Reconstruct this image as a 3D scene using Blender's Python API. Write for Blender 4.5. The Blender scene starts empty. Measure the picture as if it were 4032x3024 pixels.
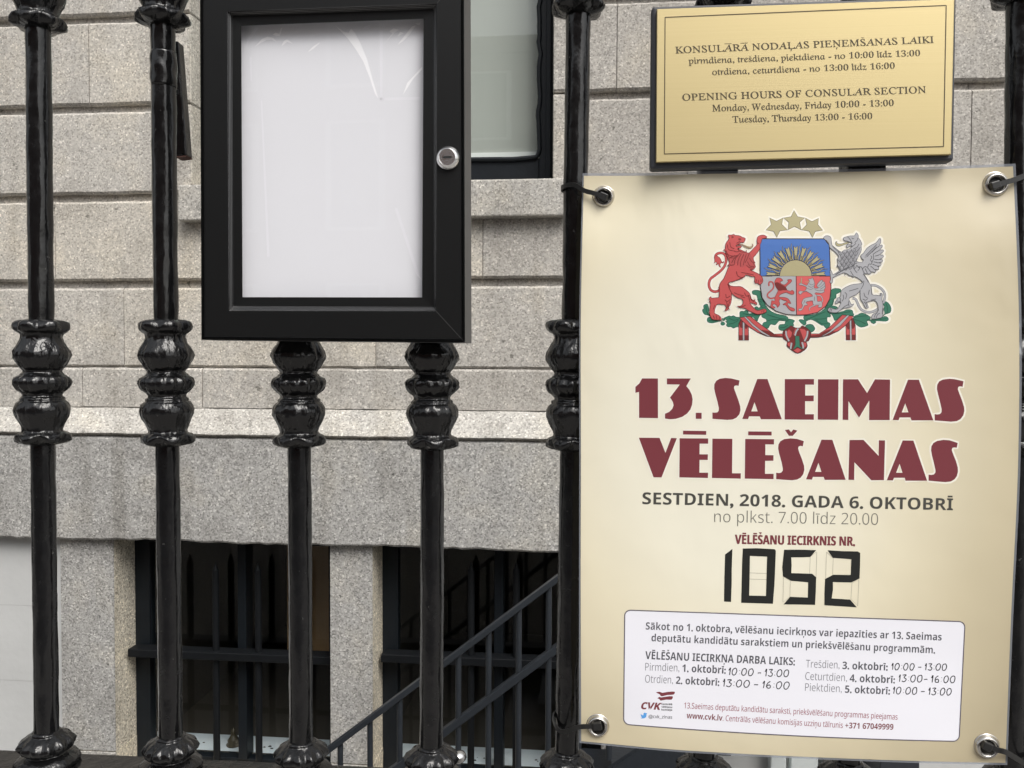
import bpy, math, random, unicodedata
from math import radians, sin, cos, tan, pi
from mathutils import Vector, Matrix
from mathutils.geometry import tessellate_polygon

random.seed(7)
SC = bpy.context.scene
COL = SC.collection

# ------------------------------------------------------------------ camera
CAM_Z = 1.5
YAW, PITCH, ROLL = radians(5.56), radians(1.67), radians(0.20)
FPX, CX, CY = 3262.0, 2016.0, 1512.0            # focal length and centre of the 4032 x 3024 frame
_fw = Vector((-sin(YAW)*cos(PITCH), cos(YAW)*cos(PITCH), -sin(PITCH)))
_r = Vector((cos(YAW), sin(YAW), 0)); _u = _r.cross(_fw)
CR = _r*cos(ROLL) + _u*sin(ROLL); CU = -_r*sin(ROLL) + _u*cos(ROLL); CF = _fw
CAM = Vector((0, 0, CAM_Z))
cam = bpy.data.cameras.new('camera'); cam.sensor_width = 36.0; cam.lens = 36.0*FPX/4032.0
cam.clip_start = 0.02; cam.clip_end = 500
camo = bpy.data.objects.new('camera', cam); COL.objects.link(camo)
M = Matrix((( CR.x, CU.x, -CF.x, CAM.x), (CR.y, CU.y, -CF.y, CAM.y), (CR.z, CU.z, -CF.z, CAM.z), (0, 0, 0, 1)))
camo.matrix_world = M
SC.camera = camo

# ------------------------------------------------------------------ light
SUN_EL, SUN_ROT = radians(55), radians(200)
w = bpy.data.worlds.new('World'); SC.world = w; w.use_nodes = True
nt = w.node_tree; bg = nt.nodes['Background']
sky = nt.nodes.new('ShaderNodeTexSky'); sky.sky_type = 'NISHITA'; sky.sun_disc = False
sky.sun_elevation = SUN_EL; sky.sun_rotation = SUN_ROT; sky.dust_density = 4.0; sky.air_density = 1.5
hs = nt.nodes.new('ShaderNodeHueSaturation'); hs.inputs['Saturation'].default_value = 0.18
nt.links.new(sky.outputs[0], hs.inputs['Color']); nt.links.new(hs.outputs[0], bg.inputs['Color'])
bg.inputs['Strength'].default_value = 0.115
sl = bpy.data.lights.new('sun', 'SUN'); sl.energy = 1.2; sl.angle = radians(34); sl.color = (1.0, 0.96, 0.9)
so = bpy.data.objects.new('sun', sl); COL.objects.link(so)
# overcast glow from the open street end, right of the photographer
_sd = Vector((0.46, -0.66, 1.0)).normalized()
so.rotation_euler = _sd.to_track_quat('Z', 'Y').to_euler()
sky.sun_elevation = math.asin(_sd.z); sky.sun_rotation = math.atan2(_sd.x, _sd.y)
SC.view_settings.view_transform = 'Standard'; SC.view_settings.look = 'None'
SC.view_settings.gamma = 1.0; SC.view_settings.exposure = 0.8
SC.cycles.max_bounces = 8; SC.cycles.transparent_max_bounces = 12
SC.cycles.sample_clamp_indirect = 4.0

# ------------------------------------------------------------------ helpers
def ray(px, py):
    return CF + CR*((px-CX)/FPX) - CU*((py-CY)/FPX)
def at(px, py, Y):
    """point on the vertical plane Y = const (the house wall and things parallel to it)"""
    d = ray(px, py); return CAM + d*(Y/d.y)
class Plane:
    """vertical plane through (0, Y0) turned by phi; n points to the street"""
    def __init__(s, Y0, phi):
        s.Y0 = Y0; s.e = Vector((cos(phi), sin(phi), 0)); s.n = Vector((sin(phi), -cos(phi), 0)); s.p = Vector((0, Y0, CAM_Z))
    def at(s, px, py, off=0.0):
        d = ray(px, py); p = s.p + s.n*off
        return CAM + d*((p-CAM).dot(s.n)/d.dot(s.n))
FENCE = Plane(0.80, radians(1.41))
WALL = 2.84

class MB:
    def __init__(s): s.v = []; s.f = []; s.mi = []; s.tint = []; s.cur = 0; s.t = 0.5
    def face(s, *pts):
        b = len(s.v); s.v += [Vector(p) for p in pts]; s.f.append(tuple(range(b, b+len(pts)))); s.mi.append(s.cur); s.tint.append(s.t)
    def add(s, verts, faces):
        b = len(s.v); s.v += [Vector(p) for p in verts]
        for f in faces: s.f.append(tuple(i+b for i in f)); s.mi.append(s.cur); s.tint.append(s.t)
    def box(s, x0, x1, y0, y1, z0, z1):
        s.hexa([(x0,y0,z0),(x1,y0,z0),(x1,y1,z0),(x0,y1,z0),(x0,y0,z1),(x1,y0,z1),(x1,y1,z1),(x0,y1,z1)])
    def hexa(s, p):
        s.add(p, [(0,3,2,1),(4,5,6,7),(0,1,5,4),(1,2,6,5),(2,3,7,6),(3,0,4,7)])
    def beam(s, a, b, w, h, up=Vector((0,0,1))):
        a = Vector(a); b = Vector(b); d = (b-a).normalized(); sd = d.cross(up)
        if sd.length < 1e-6: sd = d.cross(Vector((0,1,0)))
        sd.normalize(); u = sd.cross(d).normalized()
        p = []
        for q in (a, b):
            for (i, j) in ((-1,-1),(1,-1),(1,1),(-1,1)): p.append(q + sd*(w/2*i) + u*(h/2*j))
        s.add(p, [(0,1,2,3),(7,6,5,4),(0,4,5,1),(1,5,6,2),(2,6,7,3),(3,7,4,0)])
    def tube(s, pts, r, seg=16, caps=True):
        pts = [Vector(p) for p in pts]; rs = r if isinstance(r, (list, tuple)) else [r]*len(pts)
        vs = []; fs = []; prev = None
        for i, p in enumerate(pts):
            d = (pts[min(i+1, len(pts)-1)] - pts[max(i-1, 0)]).normalized()
            if prev is None:
                a = d.cross(Vector((0,0,1)));
                if a.length < 1e-3: a = d.cross(Vector((0,1,0)))
            else: a = prev - d*prev.dot(d)
            a.normalize(); prev = a; b = d.cross(a)
            for k in range(seg):
                t = 2*pi*k/seg; vs.append(p + a*(cos(t)*rs[i]) + b*(sin(t)*rs[i]))
        for i in range(len(pts)-1):
            for k in range(seg):
                k2 = (k+1) % seg; fs.append((i*seg+k, i*seg+k2, (i+1)*seg+k2, (i+1)*seg+k))
        if caps:
            fs.append(tuple(range(seg-1, -1, -1))); fs.append(tuple((len(pts)-1)*seg+k for k in range(seg)))
        s.add(vs, fs)
    def lathe(s, prof, seg=48, mod=None, origin=(0,0,0)):
        """prof: list of (z, r), drawn round the z axis; mod(i, theta) -> radius factor"""
        o = Vector(origin); vs = []; fs = []
        for i, (z, r) in enumerate(prof):
            for k in range(seg):
                t = 2*pi*k/seg; q = r*(mod(i, t) if mod else 1.0)
                vs.append(o + Vector((q*cos(t), q*sin(t), z)))
        for i in range(len(prof)-1):
            for k in range(seg):
                k2 = (k+1) % seg; fs.append((i*seg+k, (i+1)*seg+k, (i+1)*seg+k2, i*seg+k2))
        fs.append(tuple(range(seg))); fs.append(tuple((len(prof)-1)*seg+k for k in range(seg-1, -1, -1)))
        s.add(vs, fs)
    def build(s, name, mats, parent=None, smooth=False, base=None, merge=False, bevel=0, angle=40):
        me = bpy.data.meshes.new(name)
        b = Vector(base) if base is not None else Vector((0,0,0))
        me.from_pydata([tuple(v-b) for v in s.v], [], s.f); me.update()
        for m in (mats if isinstance(mats, (list, tuple)) else [mats]): me.materials.append(m)
        for p, i in zip(me.polygons, s.mi): p.material_index = i
        at_ = me.attributes.new('tint', 'FLOAT', 'FACE')
        for i, t in enumerate(s.tint): at_.data[i].value = t
        if merge or bevel:
            import bmesh
            bm = bmesh.new(); bm.from_mesh(me); bmesh.ops.remove_doubles(bm, verts=bm.verts, dist=1e-5)
            bmesh.ops.recalc_face_normals(bm, faces=bm.faces)
            bm.to_mesh(me); bm.free()
        if smooth:
            for p in me.polygons: p.use_smooth = True
            if smooth == 'auto': me.set_sharp_from_angle(angle=radians(angle))
        o = bpy.data.objects.new(name, me); COL.objects.link(o)
        if bevel:
            bv = o.modifiers.new('bevel', 'BEVEL'); bv.width = bevel; bv.segments = 2; bv.limit_method = 'ANGLE'; bv.angle_limit = radians(40)
        if parent is not None:
            o.parent = parent; pb = Vector(parent.get('_base', (0,0,0))); o.location = b - pb
        else: o.location = b
        o['_base'] = tuple(b)
        return o
def empty(name, loc):
    o = bpy.data.objects.new(name, None); COL.objects.link(o); o.location = loc; o['_base'] = tuple(loc); o.empty_display_size = 0.05
    return o
def tag(o, label=None, cat=None, group=None, kind=None):
    if label: o['label'] = label
    if cat: o['category'] = cat
    if group: o['group'] = group
    if kind: o['kind'] = kind
    return o
def crom(pts, closed=False, n=4):
    pts = [Vector((p[0], p[1])) for p in pts]; N = len(pts); out = []
    for i in range(N if closed else N-1):
        g = (lambda k: pts[k % N]) if closed else (lambda k: pts[max(0, min(N-1, k))])
        p0, p1, p2, p3 = g(i-1), g(i), g(i+1), g(i+2)
        for k in range(n):
            t = k/n
            out.append(0.5*((2*p1) + (p2-p0)*t + (2*p0-5*p1+4*p2-p3)*t*t + (3*p1-p0-3*p2+p3)*t**3))
    if not closed: out.append(pts[-1])
    return [(q.x, q.y) for q in out]

# ------------------------------------------------------------------ materials
def mat(name):
    m = bpy.data.materials.new(name); m.use_nodes = True
    return m, m.node_tree, m.node_tree.nodes['Principled BSDF']
def N(t, k, **kw):
    n = t.nodes.new(k)
    for a, v in kw.items(): setattr(n, a, v)
    return n
def plain(name, col, rough=0.5, metal=0.0, spec=0.5, noise=None, bump=None):
    m, t, b = mat(name)
    b.inputs['Base Color'].default_value = (*col, 1); b.inputs['Roughness'].default_value = rough
    b.inputs['Metallic'].default_value = metal; b.inputs['Specular IOR Level'].default_value = spec
    geo = None
    if noise or bump: geo = N(t, 'ShaderNodeTexCoord')
    if noise:                                    # (scale, amount)
        n = N(t, 'ShaderNodeTexNoise'); n.inputs['Scale'].default_value = noise[0]; n.inputs['Detail'].default_value = 6
        t.links.new(geo.outputs['Object'], n.inputs['Vector'])
        mx = N(t, 'ShaderNodeMix', data_type='RGBA'); a = noise[1]
        mx.inputs['A'].default_value = (*[c*(1-a) for c in col], 1); mx.inputs['B'].default_value = (*[min(1, c*(1+a)) for c in col], 1)
        t.links.new(n.outputs['Fac'], mx.inputs['Factor']); t.links.new(mx.outputs['Result'], b.inputs['Base Color'])
    if bump:                                     # list of (scale, distance)
        last = None
        for (sc_, ds) in bump:
            n = N(t, 'ShaderNodeTexNoise'); n.inputs['Scale'].default_value = sc_; n.inputs['Detail'].default_value = 3
            t.links.new(geo.outputs['Object'], n.inputs['Vector'])
            bp = N(t, 'ShaderNodeBump'); bp.inputs['Distance'].default_value = ds; bp.inputs['Strength'].default_value = 1.0
            t.links.new(n.outputs['Fac'], bp.inputs['Height'])
            if last: t.links.new(last.outputs[0], bp.inputs['Normal'])
            last = bp
        t.links.new(last.outputs[0], b.inputs['Normal'])
    return m
def ramp(t, stops):
    r = N(t, 'ShaderNodeValToRGB'); e = r.color_ramp.elements
    while len(e) < len(stops): e.new(0.5)
    for x, (p, c) in zip(e, stops): x.position = p; x.color = (*c, 1)
    return r
def granite(name, warm, dark=1.0, scale=190, bumpd=0.0006, con=1.0):
    m, t, b = mat(name)
    g = N(t, 'ShaderNodeNewGeometry')
    v = N(t, 'ShaderNodeTexVoronoi'); v.inputs['Scale'].default_value = scale; v.inputs['Randomness'].default_value = 1
    t.links.new(g.outputs['Position'], v.inputs['Vector'])
    sp = N(t, 'ShaderNodeSeparateColor'); t.links.new(v.outputs['Color'], sp.inputs[0])
    W = lambda q: tuple((0.41+(q-0.41)*con)*dark*c for c in warm)
    r = ramp(t, [(0.0, W(0.17)), (0.13, W(0.26)), (0.34, W(0.37)), (0.7, W(0.45)), (0.94, W(0.56)), (1.0, W(0.78))])
    t.links.new(sp.outputs[0], r.inputs[0])
    # stains: broad and streaked
    n = N(t, 'ShaderNodeTexNoise'); n.inputs['Scale'].default_value = 4.5; n.inputs['Detail'].default_value = 7; n.inputs['Roughness'].default_value = 0.65
    t.links.new(g.outputs['Position'], n.inputs['Vector'])
    st = ramp(t, [(0.30, (0.80, 0.785, 0.76)), (0.50, (1.0, 0.99, 0.975)), (0.72, (1.12, 1.08, 1.0))])
    t.links.new(n.outputs['Fac'], st.inputs[0])
    # rain streaks and rare black spots
    mpv = N(t, 'ShaderNodeMapping'); mpv.inputs['Scale'].default_value = (11, 11, 1.1); t.links.new(g.outputs['Position'], mpv.inputs['Vector'])
    nv = N(t, 'ShaderNodeTexNoise'); nv.inputs['Scale'].default_value = 1.0; nv.inputs['Detail'].default_value = 5; t.links.new(mpv.outputs[0], nv.inputs['Vector'])
    sv = ramp(t, [(0.28, (0.80, 0.79, 0.77)), (0.48, (1, 1, 1)), (0.8, (1.05, 1.05, 1.05))]); t.links.new(nv.outputs['Fac'], sv.inputs[0])
    ns = N(t, 'ShaderNodeTexNoise'); ns.inputs['Scale'].default_value = 34; ns.inputs['Detail'].default_value = 3; t.links.new(g.outputs['Position'], ns.inputs['Vector'])
    ss = ramp(t, [(0.0, (1, 1, 1)), (0.70, (1, 1, 1)), (0.745, (0.45, 0.45, 0.44))]); t.links.new(ns.outputs['Fac'], ss.inputs[0])
    mv = N(t, 'ShaderNodeMix', data_type='RGBA', blend_type='MULTIPLY'); mv.inputs['Factor'].default_value = 1
    t.links.new(r.outputs[0], mv.inputs['A']); t.links.new(sv.outputs[0], mv.inputs['B'])
    mw = N(t, 'ShaderNodeMix', data_type='RGBA', blend_type='MULTIPLY'); mw.inputs['Factor'].default_value = 1
    t.links.new(mv.outputs['Result'], mw.inputs['A']); t.links.new(ss.outputs[0], mw.inputs['B']); r = mw
    mu = N(t, 'ShaderNodeMix', data_type='RGBA', blend_type='MULTIPLY'); mu.inputs['Factor'].default_value = 1
    t.links.new(r.outputs['Result'], mu.inputs['A']); t.links.new(st.outputs[0], mu.inputs['B'])
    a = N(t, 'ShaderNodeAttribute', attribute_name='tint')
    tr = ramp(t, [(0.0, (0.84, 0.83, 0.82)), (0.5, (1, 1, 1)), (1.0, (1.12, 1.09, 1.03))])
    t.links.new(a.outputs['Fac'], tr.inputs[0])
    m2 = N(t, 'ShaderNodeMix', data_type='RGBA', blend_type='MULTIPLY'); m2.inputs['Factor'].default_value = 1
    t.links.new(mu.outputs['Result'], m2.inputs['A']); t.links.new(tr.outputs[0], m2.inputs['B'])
    t.links.new(m2.outputs['Result'], b.inputs['Base Color'])
    b.inputs['Roughness'].default_value = 0.75; b.inputs['Specular IOR Level'].default_value = 0.35
    nb = N(t, 'ShaderNodeTexNoise'); nb.inputs['Scale'].default_value = 130; nb.inputs['Detail'].default_value = 5
    t.links.new(g.outputs['Position'], nb.inputs['Vector'])
    nb2 = N(t, 'ShaderNodeTexNoise'); nb2.inputs['Scale'].default_value = 14; nb2.inputs['Detail'].default_value = 3
    t.links.new(g.outputs['Position'], nb2.inputs['Vector'])
    b1 = N(t, 'ShaderNodeBump'); b1.inputs['Distance'].default_value = bumpd; t.links.new(nb.outputs['Fac'], b1.inputs['Height'])
    b2 = N(t, 'ShaderNodeBump'); b2.inputs['Distance'].default_value = 0.003; t.links.new(nb2.outputs['Fac'], b2.inputs['Height'])
    t.links.new(b1.outputs[0], b2.inputs['Normal']); t.links.new(b2.outputs[0], b.inputs['Normal'])
    return m
def glassy(name, tint=(1, 1, 1), rough=0.0, f0=0.04, haze=0.0, hazecol=(0.8, 0.8, 0.8)):
    m, t, b = mat(name); t.nodes.remove(b); out = t.nodes['Material Output']
    tr = N(t, 'ShaderNodeBsdfTransparent'); tr.inputs[0].default_value = (*tint, 1)
    gl = N(t, 'ShaderNodeBsdfGlossy'); gl.inputs['Roughness'].default_value = rough
    lw = N(t, 'ShaderNodeLayerWeight'); pw = N(t, 'ShaderNodeMath', operation='POWER'); pw.inputs[1].default_value = 5.0   # Schlick, same from both sides
    lw.inputs['Blend'].default_value = 0.5; t.links.new(lw.outputs['Facing'], pw.inputs[0])
    fr = N(t, 'ShaderNodeMapRange'); fr.inputs['To Min'].default_value = f0; fr.inputs['To Max'].default_value = 1.0; t.links.new(pw.outputs[0], fr.inputs['Value'])
    mx = N(t, 'ShaderNodeMixShader'); t.links.new(fr.outputs[0], mx.inputs[0]); t.links.new(tr.outputs[0], mx.inputs[1]); t.links.new(gl.outputs[0], mx.inputs[2])
    last = mx
    if haze:
        df = N(t, 'ShaderNodeBsdfDiffuse'); df.inputs[0].default_value = (*hazecol, 1)
        m2 = N(t, 'ShaderNodeMixShader'); m2.inputs[0].default_value = haze
        t.links.new(mx.outputs[0], m2.inputs[1]); t.links.new(df.outputs[0], m2.inputs[2]); last = m2
    t.links.new(last.outputs[0], out.inputs['Surface'])
    return m
G_WALL = granite('wall_granite', (1.06, 1.02, 0.955), 1.03, 205, con=0.68)
G_LINTEL = granite('grey_granite', (1.02, 1.01, 0.985), 0.85, 200, con=0.85)
G_LEDGE = granite('pale_granite', (1.07, 1.04, 0.98), 0.95, 200, con=0.75)
G_WARM = granite('lightened_warm_granite', (1.10, 1.045, 0.92), 1.08)  # lightened, so the side light on the reveals sits in the colour
G_JOINT = plain('mortar', (0.34, 0.32, 0.29), 0.9, noise=(30, 0.3))
M_RENDER = plain('white_render', (0.52, 0.525, 0.52), 0.7, noise=(5, 0.13), bump=[(40, 0.0008)])
M_SLATE = plain('slate_frame_paint', (0.007, 0.0095, 0.0125), 0.45, spec=0.25, noise=(20, 0.2), bump=[(60, 0.0005)])
M_GUARD = plain('grey_rail_paint', (0.020, 0.024, 0.030), 0.45, noise=(30, 0.25), bump=[(90, 0.0006)])
M_GRILLE = plain('dark_guard_paint', (0.0065, 0.0075, 0.009), 0.5, spec=0.2, noise=(30, 0.25), bump=[(90, 0.0006)])
M_BLIND = plain('roller_blind_fabric', (0.42, 0.43, 0.40), 0.9, noise=(3, 0.05))
M_BLINDBAR = plain('blind_bar_white', (0.85, 0.86, 0.84), 0.6)
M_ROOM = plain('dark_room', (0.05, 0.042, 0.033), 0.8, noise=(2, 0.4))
M_BOARD = plain('brown_door', (0.24, 0.145, 0.07), 0.6, noise=(5, 0.3))
M_SILLW = plain('white_sill_paint', (0.62, 0.68, 0.74), 0.5, noise=(12, 0.1))
M_GLASS = glassy('window_glass', (0.92, 0.95, 0.94), 0.01, 0.06)
M_CLEAR = glassy('clear_pane', (0.98, 0.98, 0.985), 0.02, 0.03)
M_CASE = plain('case_black_powder', (0.0055, 0.0058, 0.0060), 0.42, spec=0.28, bump=[(900, 0.00006)])
M_CASERIB = plain('case_lightened_bevel', (0.022, 0.022, 0.023), 0.26, spec=1.0)  # bevel colour raised to carry the sky's sheen on the ribs
M_CASEEDGE = plain('case_bare_edge', (0.055, 0.055, 0.056), 0.40, spec=0.4)
M_PAPER = plain('white_paper', (0.735, 0.74, 0.772), 0.8, noise=(9, 0.02))
M_GLINT = plain('painted_crease_glint', (0.92, 0.92, 0.94), 0.5)  # gloss on the sleeve's folds, put into the colour as white
M_GLINT2 = plain('faint_crease_glint', (0.785, 0.785, 0.825), 0.3)  # fainter gloss bands, likewise painted as a pale colour
M_CHROME = plain('chrome', (0.82, 0.82, 0.82), 0.24, 1.0, bump=[(300, 0.0001)])
M_NICKEL = plain('nickel', (0.50, 0.48, 0.45), 0.22, 1.0)
M_TIE = plain('black_nylon', (0.012, 0.012, 0.012), 0.4)
M_BACK = plain('charcoal_board', (0.032, 0.034, 0.042), 0.5, noise=(60, 0.15))
M_BRONZE = plain('engraved_dark', (0.055, 0.04, 0.016), 0.55)
M_DARK = plain('dark_hole', (0.01, 0.01, 0.01), 0.7)
M_PAVE = plain('paving', (0.23, 0.22, 0.21), 0.8, noise=(9, 0.25), bump=[(30, 0.003)])
M_ROAD = plain('asphalt', (0.05, 0.05, 0.052), 0.85, noise=(60, 0.3), bump=[(200, 0.004)])
M_LAM = glassy('laminate_edge', (0.75, 0.77, 0.80), 0.12, 0.04, 0.42, (0.36, 0.38, 0.42))

def black_paint(name, lump):
    m, t, b = mat(name)
    tc = N(t, 'ShaderNodeTexCoord')
    oi = N(t, 'ShaderNodeObjectInfo')
    ad = N(t, 'ShaderNodeVectorMath', operation='ADD'); mu = N(t, 'ShaderNodeVectorMath', operation='SCALE')
    cb = N(t, 'ShaderNodeCombineXYZ'); t.links.new(oi.outputs['Random'], cb.inputs[0]); t.links.new(oi.outputs['Random'], cb.inputs[2])
    t.links.new(cb.outputs[0], mu.inputs[0]); mu.inputs['Scale'].default_value = 7.0
    t.links.new(tc.outputs['Object'], ad.inputs[0]); t.links.new(mu.outputs[0], ad.inputs[1])
    b.inputs['Base Color'].default_value = (0.0045, 0.0045, 0.0050, 1)
    b.inputs['Specular IOR Level'].default_value = 0.5
    last = None
    # thick brushed coats: runs (stretched along z), lumps, fine orange peel
    for sc_, ds, stretch in ((60, 0.0011, 0.14), (120, lump, 0.5), (420, 0.00008, 0.7)):
        mp = N(t, 'ShaderNodeMapping'); mp.inputs['Scale'].default_value = (1, 1, stretch)
        t.links.new(ad.outputs[0], mp.inputs['Vector'])
        n = N(t, 'ShaderNodeTexNoise'); n.inputs['Scale'].default_value = sc_; n.inputs['Detail'].default_value = 3
        t.links.new(mp.outputs[0], n.inputs['Vector'])
        bp = N(t, 'ShaderNodeBump'); bp.inputs['Distance'].default_value = ds
        t.links.new(n.outputs['Fac'], bp.inputs['Height'])
        if last: t.links.new(last.outputs[0], bp.inputs['Normal'])
        last = bp
    t.links.new(last.outputs[0], b.inputs['Normal'])
    n = N(t, 'ShaderNodeTexNoise'); n.inputs['Scale'].default_value = 90; n.inputs['Detail'].default_value = 4
    t.links.new(ad.outputs[0], n.inputs['Vector'])
    r = N(t, 'ShaderNodeMapRange'); r.inputs['From Min'].default_value = 0.35; r.inputs['From Max'].default_value = 0.7
    r.inputs['To Min'].default_value = 0.11; r.inputs['To Max'].default_value = 0.30
    t.links.new(n.outputs['Fac'], r.inputs['Value']); t.links.new(r.outputs[0], b.inputs['Roughness'])
    # chips and dust specks
    v = N(t, 'ShaderNodeTexNoise'); v.inputs['Scale'].default_value = 210; v.inputs['Detail'].default_value = 2
    t.links.new(ad.outputs[0], v.inputs['Vector'])
    cr = ramp(t, [(0.0, (0.0045, 0.0045, 0.005)), (0.735, (0.0047, 0.0047, 0.005)), (0.76, (0.05, 0.05, 0.048))])
    t.links.new(v.outputs['Fac'], cr.inputs[0]); t.links.new(cr.outputs[0], b.inputs['Base Color'])
    return m
M_IRON = black_paint('glossy_black_iron_paint', 0.00055); M_IRONK = black_paint('thick_black_iron_paint', 0.0019)
def brass():
    m, t, b = mat('brushed_brass')
    b.inputs['Base Color'].default_value = (0.80, 0.62, 0.28, 1); b.inputs['Metallic'].default_value = 0.7; b.inputs['Roughness'].default_value = 0.48
    tc = N(t, 'ShaderNodeTexCoord'); mp = N(t, 'ShaderNodeMapping'); mp.inputs['Scale'].default_value = (2.0, 2.0, 900)
    t.links.new(tc.outputs['Object'], mp.inputs['Vector'])
    n = N(t, 'ShaderNodeTexNoise'); n.inputs['Scale'].default_value = 1.0; n.inputs['Detail'].default_value = 4
    t.links.new(mp.outputs[0], n.inputs['Vector'])
    bp = N(t, 'ShaderNodeBump'); bp.inputs['Distance'].default_value = 0.00008; bp.inputs['Strength'].default_value = 0.5
    t.links.new(n.outputs['Fac'], bp.inputs['Height']); t.links.new(bp.outputs[0], b.inputs['Normal'])
    mx = N(t, 'ShaderNodeMix', data_type='RGBA'); mx.inputs['A'].default_value = (0.52, 0.43, 0.225, 1); mx.inputs['B'].default_value = (0.56, 0.465, 0.255, 1)
    t.links.new(n.outputs['Fac'], mx.inputs['Factor']); t.links.new(mx.outputs['Result'], b.inputs['Base Color'])
    return m
M_BRASS = brass()
def print_paper():
    """the poster's printed ground: a cream field running out to gold"""
    m, t, b = mat('poster_print')
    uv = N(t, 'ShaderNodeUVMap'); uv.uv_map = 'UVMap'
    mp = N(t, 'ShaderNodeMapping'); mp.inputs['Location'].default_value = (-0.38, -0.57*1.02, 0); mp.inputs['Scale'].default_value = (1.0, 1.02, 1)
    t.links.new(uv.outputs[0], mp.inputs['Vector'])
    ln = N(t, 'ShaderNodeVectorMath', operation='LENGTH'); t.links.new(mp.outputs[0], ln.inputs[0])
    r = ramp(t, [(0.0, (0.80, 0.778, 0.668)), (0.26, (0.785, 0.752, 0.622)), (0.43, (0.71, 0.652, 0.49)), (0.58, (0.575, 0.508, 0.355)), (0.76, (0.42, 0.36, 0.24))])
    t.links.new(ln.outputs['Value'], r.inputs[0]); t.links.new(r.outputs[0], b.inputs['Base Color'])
    b.inputs['Roughness'].default_value = 0.32; b.inputs['Specular IOR Level'].default_value = 0.45
    n = N(t, 'ShaderNodeTexNoise'); n.inputs['Scale'].default_value = 9; n.inputs['Detail'].default_value = 2
    t.links.new(uv.outputs[0], n.inputs['Vector'])
    bp = N(t, 'ShaderNodeBump'); bp.inputs['Distance'].default_value = 0.004; bp.inputs['Strength'].default_value = 0.3
    t.links.new(n.outputs['Fac'], bp.inputs['Height']); t.links.new(bp.outputs[0], b.inputs['Normal'])
    b.inputs['Coat Weight'].default_value = 0.5; b.inputs['Coat Roughness'].default_value = 0.22; t.links.new(bp.outputs[0], b.inputs['Coat Normal'])
    return m
M_PRINT = print_paper()
def ink(name, c, rough=0.35): return plain(name, c, rough, spec=0.4)
I_RED = ink('ink_crimson', (0.178, 0.040, 0.050)); I_GREY = ink('ink_grey', (0.068, 0.066, 0.058)); I_LGREY = ink('ink_light_grey', (0.16, 0.155, 0.135))
I_PGREY = ink('ink_panel_grey', (0.085, 0.085, 0.10)); I_PLIGHT = ink('ink_panel_light', (0.20, 0.20, 0.225)); I_PRED = ink('ink_panel_red', (0.30, 0.085, 0.115))
I_MARK = ink('marker_black', (0.012, 0.013, 0.012), 0.5); I_PEN = ink('pen_black', (0.020, 0.020, 0.026), 0.5)
I_WHITE = ink('ink_white', (0.755, 0.755, 0.81)); I_HALO = ink('ink_halo_white', (0.85, 0.83, 0.77)); I_HALO2 = ink('ink_halo_cream', (0.82, 0.79, 0.70)); I_HALO3 = ink('ink_halo_faint', (0.795, 0.755, 0.655))
I_LION = ink('ink_red', (0.50, 0.09, 0.09)); I_LIOND = ink('ink_dark_red', (0.17, 0.03, 0.03)); I_SILVER = ink('ink_silver', (0.39, 0.39, 0.41))
I_GOLD = ink('ink_gold', (0.40, 0.36, 0.21)); I_BLUE = ink('ink_blue', (0.075, 0.17, 0.46)); I_FIELD = ink('ink_light_red', (0.62, 0.12, 0.12))
I_GREEN = ink('ink_green', (0.045, 0.175, 0.115)); I_LINE = ink('ink_outline', (0.045, 0.03, 0.03)); I_SHADE = ink('ink_silver_shade', (0.11, 0.11, 0.12))
I_BIRD = ink('ink_sky_blue', (0.10, 0.33, 0.70)); I_HAIR = ink('ink_hairline', (0.38, 0.36, 0.29)); I_DGREEN = ink('ink_dark_green', (0.02, 0.085, 0.055))

SERIF_OFF = 0.0
# ================================================================== LETTERING TOOLS
_gl = {}
SLANT = 0.285
def style_char(c, st):
    if st == 'roman':
        if c == 'h': return chr(0x210E)
        if 'A' <= c <= 'Z': return chr(0x1D434+ord(c)-65)
        if 'a' <= c <= 'z': return chr(0x1D44E+ord(c)-97)
        return chr(0x1D7CE+ord(c)-48) if c.isdigit() else c
    if 'A' <= c <= 'Z': return chr({'serif': 0x1D400, 'bold': 0x1D5D4, 'sans': 0x1D5A0, 'ital': 0x1D63C}[st]+ord(c)-65)
    if 'a' <= c <= 'z': return chr({'serif': 0x1D41A, 'bold': 0x1D5EE, 'sans': 0x1D5BA, 'ital': 0x1D656}[st]+ord(c)-97)
    if '0' <= c <= '9': return chr({'serif': 0x1D7CE, 'bold': 0x1D7EC, 'sans': 0x1D7E2, 'ital': 0x1D7EC}[st]+ord(c)-48)
    return c
def text_mesh(body, offset):
    cu = bpy.data.curves.new('tmp', 'FONT'); cu.body = body; cu.offset = offset; cu.resolution_u = 3
    ob = bpy.data.objects.new('tmp', cu); COL.objects.link(ob)
    dg = bpy.context.evaluated_depsgraph_get(); me = ob.evaluated_get(dg).to_mesh()
    vs = [(v.co.x, v.co.y) for v in me.vertices]; fs = [tuple(p.vertices) for p in me.polygons]
    ob.evaluated_get(dg).to_mesh_clear(); bpy.data.objects.remove(ob); bpy.data.curves.remove(cu)
    return vs, fs
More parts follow.
